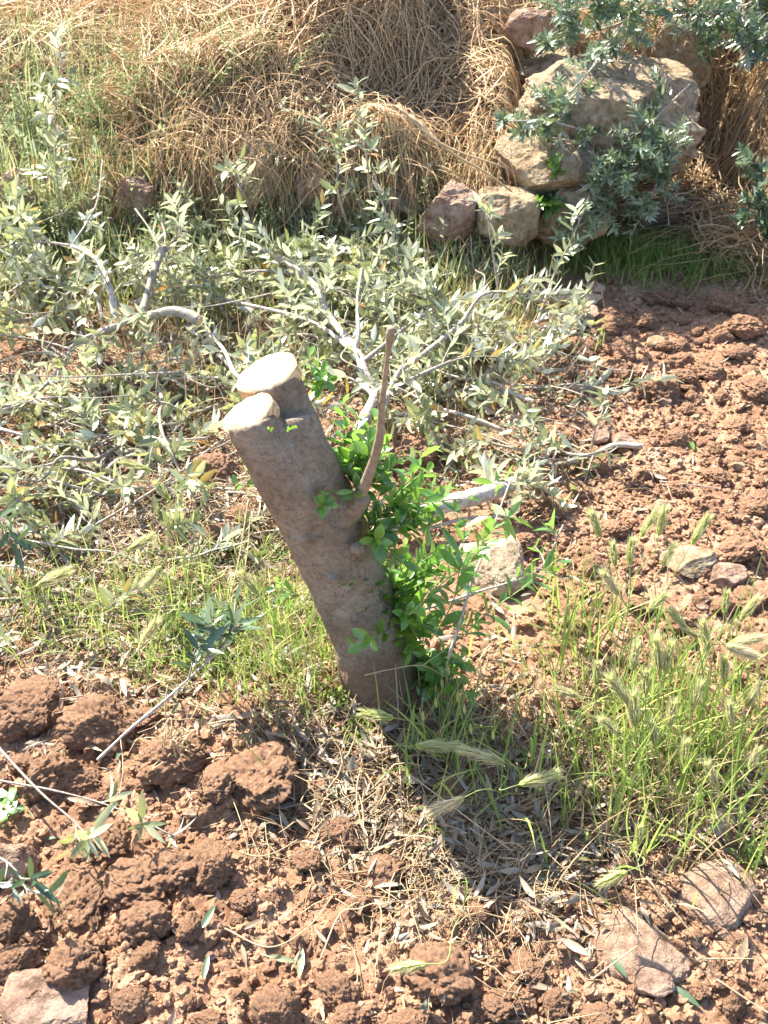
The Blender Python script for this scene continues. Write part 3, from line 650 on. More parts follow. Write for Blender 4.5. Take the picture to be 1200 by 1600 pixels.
for k in range(34):
    px = random.uniform(-40, 420); py = random.uniform(600, 980)
    if px > 330 + (py - 700) * .3: px -= 200
    pile(px, py, random.choice([0, math.pi]) + random.gauss(0, .6), random.uniform(.16, .38), .015, 'thin sparse olive twig', nt=3, tl=.09, r0=random.uniform(.0016, .0035))
for k in range(16):
    pile(random.uniform(640, 850), random.uniform(470, 680), random.uniform(1.8, 4.4), random.uniform(.2, .38), random.uniform(.02, .1), 'leafy silvery olive branch', nt=7, tl=.13, r0=.003)
# big leafy twigs near the camera
def twig(pts, n, tl, lab, ll=.055, lw=.013, r=.003, nl=4, t0=.4, m='olive', up=.3):
    branch('olive_twig', pts, r, r * .5, n, tl, label=lab, nl=nl, ll=ll, lw=lw, t0=t0, cut=False, up=up, cat='twig', leafm=m, sides=6)
twig([Q(152,1188,.03), Q(205,1140,.05), Q(262,1090,.08), Q(330,1030,.12), Q(372,985,.15)], 9, .07, 'olive twig with large drooping grey green leaves left of the stump foot', .068, .015, .0035, 4, .6, 'olive_dark')
twig([Q(-10,1160,.05), Q(60,1235,.05), Q(110,1280,.05), Q(145,1318,.04)], 3, .04, 'long grey twig with silver leaves crossing the dark clods at the left', .05, .013, .0026, 3, .7)
twig([Q(-10,1218,.05), Q(100,1235,.05), Q(190,1265,.045), Q(270,1306,.04)], 3, .04, 'pale straight twig crossing the clods below the grey twig', .05, .012, .0022, 3, .4)
twig([Q(-30,1330,.08), Q(5,1340,.09), Q(30,1370,.08), Q(45,1400,.07)], 4, .05, 'twig with dark olive leaves hanging in at the lower left edge', .06, .013, .002, 4, .3, 'olive_dark')
twig([Q(-30,790,.1), Q(0,810,.12), Q(12,850,.12)], 4, .04, 'dark leaved olive twig at the left edge', .065, .014, .002, 3, .3, 'olive_dark')
twig([Q(150,820,.02), Q(250,760,.03), Q(340,690,.03), Q(420,640,.03)], 3, .06, 'long bare twig running diagonally up towards the stump', .04, .01, .003, 3, .2)
twig([Q(0,730,.03), Q(120,735,.03), Q(240,760,.03), Q(380,700,.03)], 4, .06, 'crooked twig lying across the bright litter left of the stump', .045, .011, .003, 4, .1)
twig([Q(0,670,.03), Q(60,690,.03), Q(140,740,.03), Q(220,770,.02)], 4, .06, 'pale thick twig at the left edge among dead leaves', .045, .011, .004, 4, .1)
twig([Q(640,650,.03), Q(760,680,.04), Q(860,720,.03), Q(960,700,.02)], 4, .06, 'thin twig stretching right from behind the sprouts', .045, .011, .0024, 4, .1)
twig([Q(905,555,.03), Q(950,575,.025), Q(1008,580,.02)], 0, .03, 'thin bare white twig on the tilled soil', .03, .01, .0015)
twig([Q(1030,752,.015), Q(1120,765,.02), Q(1210,785,.02)], 0, .03, 'thin bare twig on the tilled soil at the right edge', .03, .01, .0015)
twig([Q(700,1030,.14), Q(740,900,.24), Q(765,830,.26), Q(800,745,.28)], 6, .05, 'upright olive sprig with large green leaves right of the sprouts', .05, .015, .0026, 3, .3, 'sprout')
twig([Q(640,960,.12), Q(740,930,.13), Q(840,890,.14), Q(880,820,.18)], 5, .05, 'curving olive sprig reaching over the cream stone', .045, .013, .0026, 3, .3, 'sprout')

# ------------------------------------------------------------------ living olive shrubs by the wall
def shrub(label, shoots, m='olive_dark', ll=.036, lw=.0095, r=.004):
    base = np.array(shoots[0][0]); th = thing('olive_shrub', label, 'olive shrub', base); Wm = MB(); Lv = Leaves()
    for (pts, n_, tl) in [(s, s_n, s_t) for (s, s_n, s_t) in [(x[1], x[2], x[3]) for x in shoots]]:
        c, r_ = tube(Wm, pts, r, .0018, 6, random.random(), 6)
        n_ = int(n_ * 1.05)
        for k in range(n_):
            i = int((.15 + .84 * (k + random.random()) / n_) * (len(c) - 1)); i = min(i, len(c) - 2); T = norm(c[i+1] - c[i])
            bush_shoot(Wm, Lv, c[i], T * .5 + rng.normal(size=3) * .7 + [0, -.25, .25], tl * random.uniform(.5, 1.2), .0015, 13, ll, lw, grav=.1, floor=False, spread=.8)
    Wm.build('stems', M['twig'], th); m2 = MB(); Lv.into(m2, 5); m2.build('foliage', M[m], th)
M['olive_silver'] = leaf_mat('silver_olive_leaf', (.09, .14, .075), (.20, .26, .15), (.36, .40, .30), (.2, .30, .08), .9, .33, .2)
b0 = P(1010, 60, 3.75)
shrub('silvery olive shrub hanging over the big tan block', [(b0, [P(1010, 0, 3.7), P(980, 60, 3.45), P(930, 120, 3.25), P(870, 190, 3.1), P(800, 205, 3.05)], 22, .10), (b0, [P(1000, 0, 3.7), P(930, 100, 3.2), P(885, 150, 3.12), P(860, 170, 3.1)], 14, .10),
   (b0, [P(990, 20, 3.7), P(960, 40, 3.5), P(880, 60, 3.4), P(840, 90, 3.3)], 14, .09)], 'olive_silver')
b1 = P(1020, 290, 3.2)
shrub('pale silver olive clump in front of the shaded wall stones', [(b1, [P(1080, 130, 3.3), P(1020, 190, 3.1), P(990, 240, 3.05), P(950, 300, 3.0)], 26, .10), (b1, [P(1000, 250, 3.05), P(960, 300, 3.0), P(920, 340, 2.97), P(890, 370, 2.95)], 22, .09), (b1, [P(1050, 240, 3.1), P(1020, 300, 3.0), P(1000, 340, 2.98)], 16, .09), (b1, [P(1040, 200, 3.1), P(1010, 250, 3.02), P(960, 270, 3.0), P(900, 300, 3.0)], 16, .08), (b1, [P(1020, 190, 3.1), P(1030, 260, 3.02), P(1060, 200, 3.05)], 10, .07)], 'olive_silver')
b2 = P(1120, 40, 3.9)
shrub('dark olive shrub filling the top right corner', [(b2, [P(1250, -60, 3.8), P(1180, 0, 3.6), P(1120, 20, 3.45), P(1060, 20, 3.4)], 26, .12), (b2, [P(1100, -80, 3.7), P(1000, -20, 3.5), P(930, 10, 3.4), P(870, 20, 3.4)], 26, .12), (b2, [P(1260, -20, 3.8), P(1200, 50, 3.5), P(1160, 80, 3.4)], 18, .11),
   (b2, [P(1230, -120, 4.0), P(1180, -30, 3.8), P(1120, 30, 3.6), P(1090, 50, 3.5)], 22, .14), (b2, [P(1200, -150, 4.0), P(1080, -60, 3.8), P(1010, 0, 3.65), P(960, 40, 3.55)], 24, .14),
   (b2, [P(1250, -100, 4.0), P(1220, -20, 3.8), P(1190, 60, 3.6), P(1160, 90, 3.5)], 20, .13), (b2, [P(1100, -150, 4.1), P(980, -60, 3.9), P(900, -10, 3.8), P(860, 30, 3.7)], 24, .13), (b2, [P(1150, -160, 4.2), P(1100, -100, 4.0), P(1050, -60, 3.9), P(1000, -40, 3.9)], 20, .15)])
b3 = P(1190, 380, 3.0)
shrub('small dark green olive shrub at the right edge below the dry grass', [(b3, [Q(1200, 400, .02), P(1190, 340, 3.0), P(1175, 290, 3.0), P(1185, 245, 3.0)], 12, .07), (b3, [Q(1215, 400, .02), P(1205, 340, 3.0), P(1160, 350, 2.95)], 9, .06)], 'olive_dark', .034, .012)
b4 = P(880, 270, 3.1)
shrub('fresh green olive sprig beside the rounded tan boulder', [(b4, [P(850, 340, 3.08), P(868, 300, 3.05), P(875, 260, 3.05)], 8, .06), (b4, [P(890, 330, 3.1), P(850, 320, 3.02), P(840, 330, 3.0)], 5, .05)], 'sprout', .034, .012, .0025)
shrub('green tipped olive twig crossing above the rounded boulder', [(b4, [P(975, 175, 3.2), P(930, 205, 3.1), P(860, 190, 3.03), P(775, 190, 3.0)], 9, .05)], 'olive_silver', .034, .011, .003)

# ------------------------------------------------------------------ dry grass heaps
def strands(name, N_, area, m, label, cat, r=(.0008, .0019), L=(.10, .34), lift=.08, flow=None, K=8, kind='stuff', curl=.55, parent=None):
    """area(n) -> n base points x,y"""
    xy = area(N_); x, y = xy[:, 0], xy[:, 1]; n = len(x); a = rng.uniform(0, 2 * np.pi, n) if flow is None else 2 * np.pi * vnoise(np.stack([x * 5, y * 5, 0 * x], -1)) + rng.normal(0, flow, n)
    ln = rng.uniform(*L, n); C = np.empty((n, K, 3)); off = rng.random(n) ** 1.6 * lift; da = rng.normal(0, curl, n); zz = 0
    off2 = off + rng.normal(0, .02, n)
    for k in range(K):
        u = k / (K - 1); C[:, k, 0] = x; C[:, k, 1] = y; C[:, k, 2] = H(x, y) + np.maximum(.003, off * (1 - u) + off2 * u + .25 * ln * np.sin(u * np.pi) * (off / max(lift, 1e-6)) * .4)
        a = a + da / K * 2 + rng.normal(0, .16, n); s = ln / (K - 1)
        gz = (H(x + np.cos(a) * .02, y + np.sin(a) * .02) - H(x, y)) / .02; s = s / np.sqrt(1 + gz * gz)
        x = x + np.cos(a) * s; y = y + np.sin(a) * s
    rr = (rng.uniform(*r, n) * np.where(rng.random(n) < .12, 1.9, 1))[:, None] * np.linspace(1, .45, K)[None]
    mb = MB(); tubes(mb, C, rr, 3, rng.random(n) ** 1.1); o = mb.build(name, m); 
    if label: tag(o, label, cat, kind=kind)
    return o
def gauss_area(cx, cy, sx, sy, lim=None):
    def f(n):
        p = np.stack([rng.normal(cx, sx, n), rng.normal(cy, sy, n)], -1); return p if lim is None else p[lim(p)]
    return f
def box_area(x0, x1, y0, y1, lim=None):
    def f(n):
        p = np.stack([rng.uniform(x0, x1, n), rng.uniform(y0, y1, n)], -1); return p if lim is None else p[lim(p)]
    return f
strands('dry_grass_heap', 21000, box_area(-.80, .50, 3.16, 4.3, lambda p: (np.abs(p[:, 0] + .13 + (p[:, 1] < 3.3) * rng.normal(0, .06, len(p))) < .62) & ~((p[:, 0] > .12) & (p[:, 1] < 3.3))), M['hay'], 'large heap of golden brown dead grass piled on the terrace edge', 'dry grass', lift=.13, flow=.8, r=(.0009, .0024))
strands('dry_grass_tuft', 9000, box_area(.92, 1.9, 3.05, 4.0), M['hay'], 'mound of golden dead grass at the right edge above the shaded grass', 'dry grass', lift=.13, flow=.8, r=(.0009, .0024))
strands('dry_grass_cover', 13000, box_area(-2.0, -.5, 3.5, 4.8), M['hay'], 'sunlit dead grass covering the terrace at the upper left', 'dry grass', lift=.07, flow=.9, r=(.0009, .0024))
strands('dry_grass_fringe', 2500, box_area(.35, 1.0, 3.75, 4.8), M['hay'], 'thin dead grass on the terrace behind the wall boulders', 'dry grass', lift=.04)
# grass hanging down over the edge of the right mound and of the heap
def hanging(N_, x0, x1, y0, zr, name, label):
    mb = MB(); K = 7; n = N_; x = rng.uniform(x0, x1, n); y = y0 + rng.uniform(-.08, .12, n); z = H(x, y + .15) + rng.uniform(-.1, .06, n)
    C = np.empty((n, K, 3)); dx = rng.normal(0, .03, n); ln = rng.uniform(*zr, n)
    for k in range(K):
        u = k / (K - 1); C[:, k] = np.stack([x + dx * u * 3, y - .12 * np.sin(u * 1.7) * rng.uniform(.8, 1.2, n), np.maximum(H(x, y) * 0 + .02, z + .05 * np.sin(u * 2) - ln * u * u)], -1)
    tubes(mb, C, rng.uniform(.0007, .0014, n)[:, None] * np.linspace(1, .4, K), 3, rng.random(n)); tag(mb.build(name, M['hay']), label, 'dry grass', kind='stuff')
hanging(900, 1.0, 1.8, 3.18, (.12, .38), 'hanging_grass', 'long dead grass hanging down over the right end of the wall')
hanging(500, -.6, .15, 3.22, (.06, .22), 'hanging_grass', 'dead grass hanging over the lower front of the big heap')
hanging(260, .22, .36, 3.2, (.1, .34), 'hanging_grass', 'fine dead stalks hanging beside the rounded tan boulder')
# two thick dry stalks lying on the heap front
for pts, lab in (([P(640,180,3.1), P(700,235,3.05), P(760,270,3.02), P(800,300,3.0)], 'thick dead stalk slanting down the front of the grass heap'), ([P(620,165,3.12), P(690,225,3.05), P(790,262,3.0)], 'thin dead stalk lying across the front of the grass heap')):
    mb = MB(); tube(mb, pts, .0045, .0025, 7, .7); tag(mb.build('dead_stalk', M['straw']), lab, 'stalk')

# ------------------------------------------------------------------ litter on the ground
def pxarea(boxes):
    wts = np.array([b[4] for b in boxes], float); wts /= wts.sum()
    def f(n):
        k = rng.choice(len(boxes), n, p=wts); o = []
        for i in k:
            b = boxes[i]
            if b[5] if len(b) > 5 else True: px, py = rng.normal((b[0]+b[2])/2, (b[2]-b[0])/3.6), rng.normal((b[1]+b[3])/2, (b[3]-b[1])/3.6)
            q = Gz(px, py, 0); o.append(q[:2])
        return np.array(o)
    return f
LIT = [(560,1090,940,1460,3.2),(-60,640,520,1080,8),(380,1080,700,1320,1.2),(620,480,960,900,1.2),(900,1150,1230,1330,1.2),(0,420,640,760,3.5)]
strands('straw_litter', 9500, pxarea(LIT), M['straw'], 'pale dry straw strewn on the ground around the stump', 'straw', r=(.0006, .0014), L=(.02, .11), lift=.018, K=5, curl=.4)
Lv = Leaves(); xy = pxarea(LIT)(8500)
for (x, y) in xy:
    a = random.uniform(0, 6.28); L = random.uniform(.018, .05); z = float(H(x, y)) + .003 + random.random() ** 2 * .018
    Lv.add((x, y, z), (math.cos(a), math.sin(a), random.gauss(0, .25)), norm(np.array([random.gauss(0, .4), random.gauss(0, .4), random.choice([-1, 1])])), L, L * random.uniform(.12, .26), random.gauss(0, .6), random.random())
m2 = MB(); Lv.into(m2, 5, .35); tag(m2.build('leaf_litter', M['litter']), 'carpet of dead narrow olive leaves on the ground around the stump', 'leaf litter', kind='stuff')
Lv = Leaves()
for k in range(420):
    px = random.uniform(-20, 1220); py = random.uniform(1050, 1620); q = Gz(px, py, 0); a = random.uniform(0, 6.28); L = random.uniform(.012, .035)
    Lv.add((q[0], q[1], float(H(q[0], q[1])) + .004), (math.cos(a), math.sin(a), random.gauss(0, .3)), norm(np.array([random.gauss(0, .5), random.gauss(0, .5), 1])), L, L * .22, random.gauss(0, .6), random.random())
for k in range(500):
    px = random.uniform(850, 1220); py = random.uniform(450, 1050); q = Gz(px, py, 0); a = random.uniform(0, 6.28); L = random.uniform(.012, .035)
    Lv.add((q[0], q[1], float(H(q[0], q[1])) + .004), (math.cos(a), math.sin(a), random.gauss(0, .3)), norm(np.array([random.gauss(0, .5), random.gauss(0, .5), 1])), L, L * .2, random.gauss(0, .6), random.random())
m2 = MB(); Lv.into(m2, 5, .35); tag(m2.build('leaf_scraps', M['litter']), 'small dead leaf scraps sprinkled over the bare tilled soil', 'leaf scraps', kind='stuff')
# single fallen leaves one can pick out
for (px, py, a, L, W_, m, lab) in [
  (325,1440,1.15,.036,.010,'olive_dark','grey green fallen olive leaf standing out on dark clods, lower left'), (322,1518,1.5,.036,.009,'olive_dark','blue grey fallen leaf lying in the shadow at the bottom'),
  (440,1504,-.25,.042,.009,'olive','pale fallen leaf, left one of a crossed pair at the bottom'), (470,1512,1.5,.04,.010,'olive','pale fallen leaf, right one of a crossed pair at the bottom'),
  (962,1512,2.1,.046,.010,'olive_dark','blue green fallen leaf leaning on the half shaded rounded stone'), (950,1442,-.05,.03,.009,'olive_dark','pale blue fallen leaf behind the half shaded rounded stone'),
  (165,1278,.9,.046,.012,'olive_dark','folded grey green leaf beside the pale straight twig'), (128,1258,-.3,.05,.010,'litter','long yellowish leaf beside the pale straight twig'),
  (1160,1490,1.1,.042,.010,'litter','greyish dead leaf upright at the right edge below the flat stone'), (1068,1560,-.8,.04,.010,'olive_dark','grey green fallen leaf at the bottom right'),
  (395,1450,.5,.03,.008,'litter','brown curled fallen leaf above the crossed pair'), (1080,700,1.6,.04,.011,'sprout','dark green leaf standing upright in the tilled soil'),
  (905,715,1.2,.03,.010,'olive','white glossy leaf at the edge of the tilled soil'), (600,1420,-.6,.04,.009,'litter','tan fallen leaf in the middle of the foreground'),
  (660,1590,1.3,.035,.010,'litter','orange brown dead leaf at the bottom edge'), (220,652,.8,.034,.011,'litter','orange fallen leaf on the pile left of the stump'),
  (160,1308,-.3,.03,.009,'litter','bright orange yellow leaf tip beside the folded leaf'), (840,1380,.2,.045,.009,'olive_dark','grey blue fallen leaf under the barley stems')]:
    q = G(px, py); Lv = Leaves(); c, s = math.cos(a), math.sin(a); Lv.add(q + [-c * L / 2, -s * L / 2, .008], (c, s, .15), norm(np.array([0, -.3, 1])), L * 1.15, W_, .3, .97 if 'orange' in lab else .6)
    m2 = MB(); Lv.into(m2, 8, .3); tag(m2.build('fallen_leaf', M[m]), lab, 'leaf')
# single straws
for (pts, r, lab) in [
  ([Q(348,1200,.03), Q(372,1212,.035), Q(420,1230,.03), Q(462,1250,.025)], .0016, 'bent straw with a kinked tip on the clods left of centre'), ([Q(374,1330,.02), Q(400,1338,.02), Q(430,1332,.015), Q(465,1312,.015)], .0014, 'curved yellow straw in the foreground'),
  ([Q(350,1215,.02), Q(375,1280,.02), Q(390,1340,.01)], .0008, 'thin dark straw hanging down over the clods'), ([Q(1090,1498,.01), Q(1180,1498,.01)], .0013, 'straight brown stalk on the soil right of the shaded stone'),
  ([Q(925,1530,.03), Q(990,1482,.03), Q(997,1470,.03), Q(992,1380,.06)], .0012, 'angled pale straw leaning over the half shaded stone'), ([Q(1120,1530,.03), Q(1180,1570,.02), Q(1230,1600,.015)], .0014, 'pale straw at the bottom right corner'),
  ([Q(1010,1370,.06), Q(1050,1420,.04), Q(1090,1470,.015)], .0022, 'brown stalk leaning between the two large stones'), ([Q(640,1210,.02), Q(720,1270,.02), Q(800,1330,.02)], .0015, 'grey straight straw across the litter in front of the stump'),
  ([Q(350,1450,.01), Q(420,1480,.015), Q(480,1450,.01), Q(520,1400,.01)], .0014, 'crooked dead root in the foreground'), ([Q(500,1500,.01), Q(530,1430,.02), Q(560,1420,.02), Q(595,1420,.03), Q(585,1540,.01)], .0013, 'looping dead stalk in the foreground'),
  ([Q(262,1070,.09), Q(258,1110,.06), Q(268,1160,.02)], .0015, 'brown dry stalk bending down to the clods'), ([Q(188,1150,.03), Q(192,1200,.02), Q(185,1250,.01)], .001, 'thin curved straw between the left clods'),
  ([Q(352,960,.01), Q(372,880,.07), Q(388,780,.14)], .0016, 'tan upright straw left of the trunk'), ([Q(360,965,.01), Q(384,880,.07), Q(392,790,.13)], .0014, 'thinner tan upright straw beside the first one'),
  ([Q(570,1055,.13), Q(610,1046,.13), Q(660,1040,.12), Q(700,1060,.08)], .0012, 'pale seed stalk crossing in front of the stump foot')]:
    mb = MB(); tube(mb, pts, r, r * .6, 6, .75, 8); tag(mb.build('straw_stalk', M['straw']), lab, 'straw')
# curled dried root tuft on the clod
th = thing('dried_tuft', 'curled dried plant remains sitting on a clod left of the stump', 'dried plant', G(272, 1165)); mb = MB()
for k in range(16):
    q = Q(272 + random.gauss(0, 16), 1170 + random.gauss(0, 12), .05); d = norm(rng.normal(size=3)) * .022; e = norm(rng.normal(size=3)) * .018
    tube(mb, [q, q + d + [0, 0, .012], q + d + e, q + e + [0, 0, -.01]], .0016, .0008, 5, .7)
mb.build('stalks', M['straw'], th)

# ------------------------------------------------------------------ grasses
def blades(name, n, area, hgt, m, label, width=.0028, lean=.5, t=None, kind='stuff', K=6):
    xy = area(n); n = len(xy); mb = MB(); x, y = xy[:, 0], xy[:, 1]; z = H(x, y) - .003; L = rng.uniform(*hgt, n)
    a = rng.uniform(0, 2 * np.pi, n); ln = np.abs(rng.normal(lean, .35, n)); u = np.linspace(0, 1, K)
    th = np.minimum(ln[:, None] * u * 1.5 + .1, 2.2); ds = L[:, None] / (K - 1)
    hx = np.cumsum(np.sin(th) * ds, 1) - np.sin(th[:, :1]) * ds; hz = np.cumsum(np.cos(th) * ds, 1) - np.cos(th[:, :1]) * ds
    C = np.stack([x[:, None] + hx * np.cos(a)[:, None], y[:, None] + hx * np.sin(a)[:, None], z[:, None] + hz], -1)
    b = a + np.pi / 2 + rng.normal(0, .4, n); S = np.stack([np.cos(b), np.sin(b), np.zeros(n)], -1)[:, None] * (width * rng.uniform(.6, 1.3, n)[:, None] * .5 * np.sin(np.pi * (u * .85 + .15))[None])[..., None]
    V = np.stack([C + S, C - S], 2).reshape(-1, 3); idx = np.arange(n * K * 2).reshape(n, K, 2)
    F = np.stack([idx[:, :-1, 0], idx[:, :-1, 1], idx[:, 1:, 1], idx[:, 1:, 0]], -1).reshape(-1, 4)
    mb.add(V, F, np.repeat(rng.random(n), K * 2)); return tag(mb.build(name, m), label, 'grass', kind=kind)
blades('grass_strip', 4200, pxarea([(850,360,1230,440,3),(950,380,1220,430,2),(560,330,850,400,1)]), (.03, .11), M['grass'], 'green grass growing along the shaded foot of the wall')
blades('grass_patch', 1600, pxarea([(200,880,480,1090,2.4),(380,900,560,1120,2),(-40,850,300,1010,1.2)]), (.03, .12), M['grass'], 'green grass on the ground left of the stump', .0024)
blades('grass_clump', 750, pxarea([(850,1020,1230,1320,6),(830,930,960,1040,.6),(640,1100,800,1280,.5)]), (.06, .22), M['grass'], 'tall thin grass blades under the barley at the right', .0038, .35)
blades('dry_blades', 900, pxarea([(820,1000,1230,1340,4),(600,1060,800,1180,1),(380,960,540,1120,.5)]), (.04, .16), M['straw'], 'dry yellow grass blades mixed into the barley stand', .0024, .5)
blades('pile_grass', 2200, pxarea([(-60,330,600,520,3),(560,400,860,560,2)]), (.05, .15), M['grass'], 'green grass growing up through the pile of branches', .0026, .4)
blades('terrace_grass', 4600, box_area(-1.6, -.45, 2.95, 3.85), (.06, .22), M['weed'], 'grey green grass on the bank at the upper left', .0028, .4)
blades('bank_grass', 1500, box_area(-.5, .35, 2.95, 3.25), (.05, .18), M['weed'], 'sparse grass at the foot of the dry grass heap', .0028, .4)
blades('dry_stalks', 1500, pxarea([(-60,330,600,640,3),(560,400,860,640,2)]), (.06, .22), M['straw'], 'dry yellow grass stalks standing among the cut branches', .0022, .5)
# moss like green ground plants
blades('wall_foot_grass', 1500, box_area(-1.5, .40, 2.86, 3.08), (.08, .24), M['weed'], 'tall grey green grass in front of the stones at the foot of the bank', .003, .35)
blades('wall_foot_straw', 900, box_area(-1.5, .40, 2.9, 3.2), (.08, .24), M['hay'], 'dead grass standing among the stones at the foot of the bank', .003, .5)
def tufts(name, spots, m, label, ll, n_):
    Lv = Leaves()
    for (px, py, rad) in spots:
        for k in range(n_):
            q = Gz(px + random.gauss(0, rad), py + random.gauss(0, rad * .6), 0); q[2] = float(H(q[0], q[1])) + random.random() * .02
            Lv.add(q, norm(np.array([random.gauss(0, .7), random.gauss(0, .7), .8])), norm(rng.normal(size=3) + [0, 0, 1.]), ll * random.uniform(.6, 1.3), ll * .35, .4, random.random())
    m2 = MB(); Lv.into(m2, 4, .3, True); tag(m2.build(name, m), label, 'ground cover', kind='stuff')
tufts('ground_plants', [(290,1010,40),(330,980,40),(230,1030,36),(390,1040,40),(120,980,36),(60,900,36),(300,900,40),(520,1090,20),(1180,1330,22),(560,1150,16),(420,860,26)], M['grass'], 'low green ground plants between the clods and the grass', .014, 130)
# green clover-like plant at left edge
th = thing('green_weed', 'small round leaved bright green weed at the left edge on the clods', 'weed', G(8, 1275)); Wm = MB(); Lv = Leaves()
for k in range(9):
    p = G(8, 1275); e = p + [random.gauss(0, .018), random.gauss(0, .014), random.uniform(.02, .045)]; tube(Wm, [p, (p + e) / 2 + [0, 0, .008], e], .0012, .0008, 5, .5, 4)
    for s in range(3): a = s * 2.1 + k; Lv.add(e, (math.cos(a), math.sin(a), .1), (0, 0, 1), .016, .014, .3, random.random())
Wm.build('stems', M['greenstem'], th); m2 = MB(); Lv.into(m2, 6, .15, True); m2.build('leaves', M['sprout'], th)
# bushy weeds on the left bank
WE = [(60,160),(150,90),(185,60),(240,140),(170,190),(120,230),(300,200),(340,260),(260,250),(380,190),(60,250),(20,200),(430,160),(300,90),(370,330),(640,300),(460,330),(700,270),(150,290),(210,240),(330,300),(30,60),(410,100),(20,330)]
for i, (px, py) in enumerate(WE):
    p0 = P(px, py + 50, 3.05 + (.35 if py < 200 else 0)); p0[2] = max(float(H(p0[0], p0[1])), 0)
    th = thing('weed_plant', None, 'weed', p0, 'grey green weeds on the bank'); Wm = MB(); Lv = Leaves()
    for k in range(10):
        bush_shoot(Wm, Lv, p0, (random.gauss(0, .5), random.gauss(-.1, .35), 1), random.uniform(.10, .32), .0013, 18, .018, .006, grav=-.05, spread=.9, floor=False, sides=4)
    Wm.build('stems', M['greenstem'], th); m2 = MB(); Lv.into(m2, 4); m2.build('leaves', M['weed'], th); auto(th, 'bushy grey green weed', 'weeds', p0 + [0, 0, .1])

# wild barley
def barley(px, py, ang, hpx, z, green=.3, base=None, label=None):
    """head centre at the pixel, ang = head direction in the picture (0 right, pi/2 up), hpx = head length in photo pixels"""
    q = Gz(px, py, z); L = pxm(hpx * 1.03, q); dv = np.array([math.cos(ang), 0.15 + .2 * math.sin(ang), math.sin(ang) * .95]); dv = norm(dv)
    h0 = q - dv * L / 2
    if base is None: b = np.array([h0[0] + random.gauss(0, .03) - dv[0] * .06, h0[1] + random.gauss(-.02, .03), 0]); 
    else: b = G(*base)
    b[2] = float(H(b[0], b[1])) - .002
    th = thing('wild_barley', label, 'barley', b, None if label else 'wild barley plants standing on the right'); Wm = MB()
    m1 = b + (h0 - b) * .5 + np.array([0, 0, .02]); m1[0] = b[0] * .7 + h0[0] * .3; tube(Wm, [b, m1, h0 - dv * .03, h0, h0 + dv * L * .45], .0011, .0007, 4, .6, 4)
    Wm.build('stem', M['greenstem'], th)
    gr = Leaves(); aw = Leaves(); a = norm(np.cross(dv, [0, 1, .2])); c = np.cross(dv, a); Lh = L * .62
    for k in range(13):
        u = k / 12
        for s in range(4):
            ph = s * math.pi / 2 + (k % 2) * .7; sdv = a * math.cos(ph) + c * math.sin(ph); p = h0 + dv * Lh * u
            gr.add(p, norm(dv + sdv * .38), norm(sdv * 1. + rng.normal(size=3) * .2), Lh * .32, .0078 * (1.15 - .5 * abs(u - .4)), .1, green + random.gauss(0, .12))
            for j in range(3): aw.add(p + sdv * .002, norm(dv + sdv * .30 + rng.normal(size=3) * .08), norm(sdv + rng.normal(size=3) * .3), L * (.42 - .12 * u), .0013, random.gauss(0, .15), green + .15 + random.gauss(0, .12))
    m2 = MB(); gr.into(m2, 4, .5); m2.build('seed_head', M['barley'], th); m3 = MB(); aw.into(m3, 3, .3); m3.build('awns', M['awn'], th)
    Lv = Leaves()
    for k in range(2):
        u = random.uniform(.1, .5); p = b * (1 - u) + m1 * u; aa = random.uniform(0, 6.28)
        Lv.add(p, norm(np.array([math.cos(aa) * .6, math.sin(aa) * .6, .9])), (math.cos(aa), math.sin(aa), .2), random.uniform(.06, .12), .0035, random.uniform(.5, 1.6), random.random())
    m4 = MB(); Lv.into(m4, 7, .2); m4.build('blade', M['grass'], th)
    if label is None: auto(th, 'green bristly wild barley' if green < .5 else 'pale ripening wild barley', 'barley heads', q)
u90 = math.pi / 2
for (px, py, ang, hp, z, g) in [(928,812,2.0,62,.26,.35),(1018,812,1.05,62,.28,.2),(1036,808,1.4,62,.28,.2),(1098,822,1.1,66,.26,.2),(958,860,1.75,52,.24,.2),(986,855,1.5,56,.25,.2),(1048,862,1.15,50,.24,.25),
  (950,905,2.2,64,.22,.7),(1030,938,.8,52,.24,.2),(1055,962,2.3,52,.22,.2),(1100,985,1.85,66,.22,.2),(1134,935,1.55,48,.22,.25),(1175,945,1.0,58,.2,.3),(1170,1000,.1,70,.2,.5),(1165,1020,-.5,80,.2,.8),
  (1025,1015,1.75,88,.2,.25),(1045,1020,1.5,70,.2,.2),(992,1020,1.5,60,.2,.3),(932,1045,1.55,46,.17,.1),(1008,1060,1.65,60,.17,.2),(962,1070,2.2,80,.18,.3),(990,1100,1.7,80,.16,.3),(1075,985,2.6,40,.2,.6),
  (1132,1040,1.65,60,.17,.35),(1180,1180,1.3,50,.12,.5),(1140,1110,1.8,60,.14,.5),(1050,1110,1.5,60,.15,.5),(1090,1080,1.4,60,.16,.3),(1020,1140,1.8,60,.13,.3),(950,1130,2.4,60,.14,.3),(1110,1205,2.0,70,.10,.95),
  (880,1080,2.9,50,.14,.6),(1180,1080,1.2,60,.14,.4),(1070,1170,1.6,60,.12,.3)]:
    barley(px, py, ang, hp, z, g)
barley(952, 1375, -2.35, 66, .10, .1, (985, 1330), 'green barley head bending down in front of the half shaded stone')
barley(690, 1262, -2.45, 84, .10, .95, (790, 1250), 'pinkish feathery barley head bowed over the litter in front of the stump')
barley(582, 1116, 3.05, 66, .12, .05, (700, 1190), 'bright green barley head lying sideways at the stump foot')
barley(745, 1178, 2.9, 90, .12, .6, (830, 1200), 'brownish feathery barley head right of the stump foot')
barley(690, 1165, -.15, 84, .09, .15, (640, 1180), 'green barley head pointing right at the stump foot')
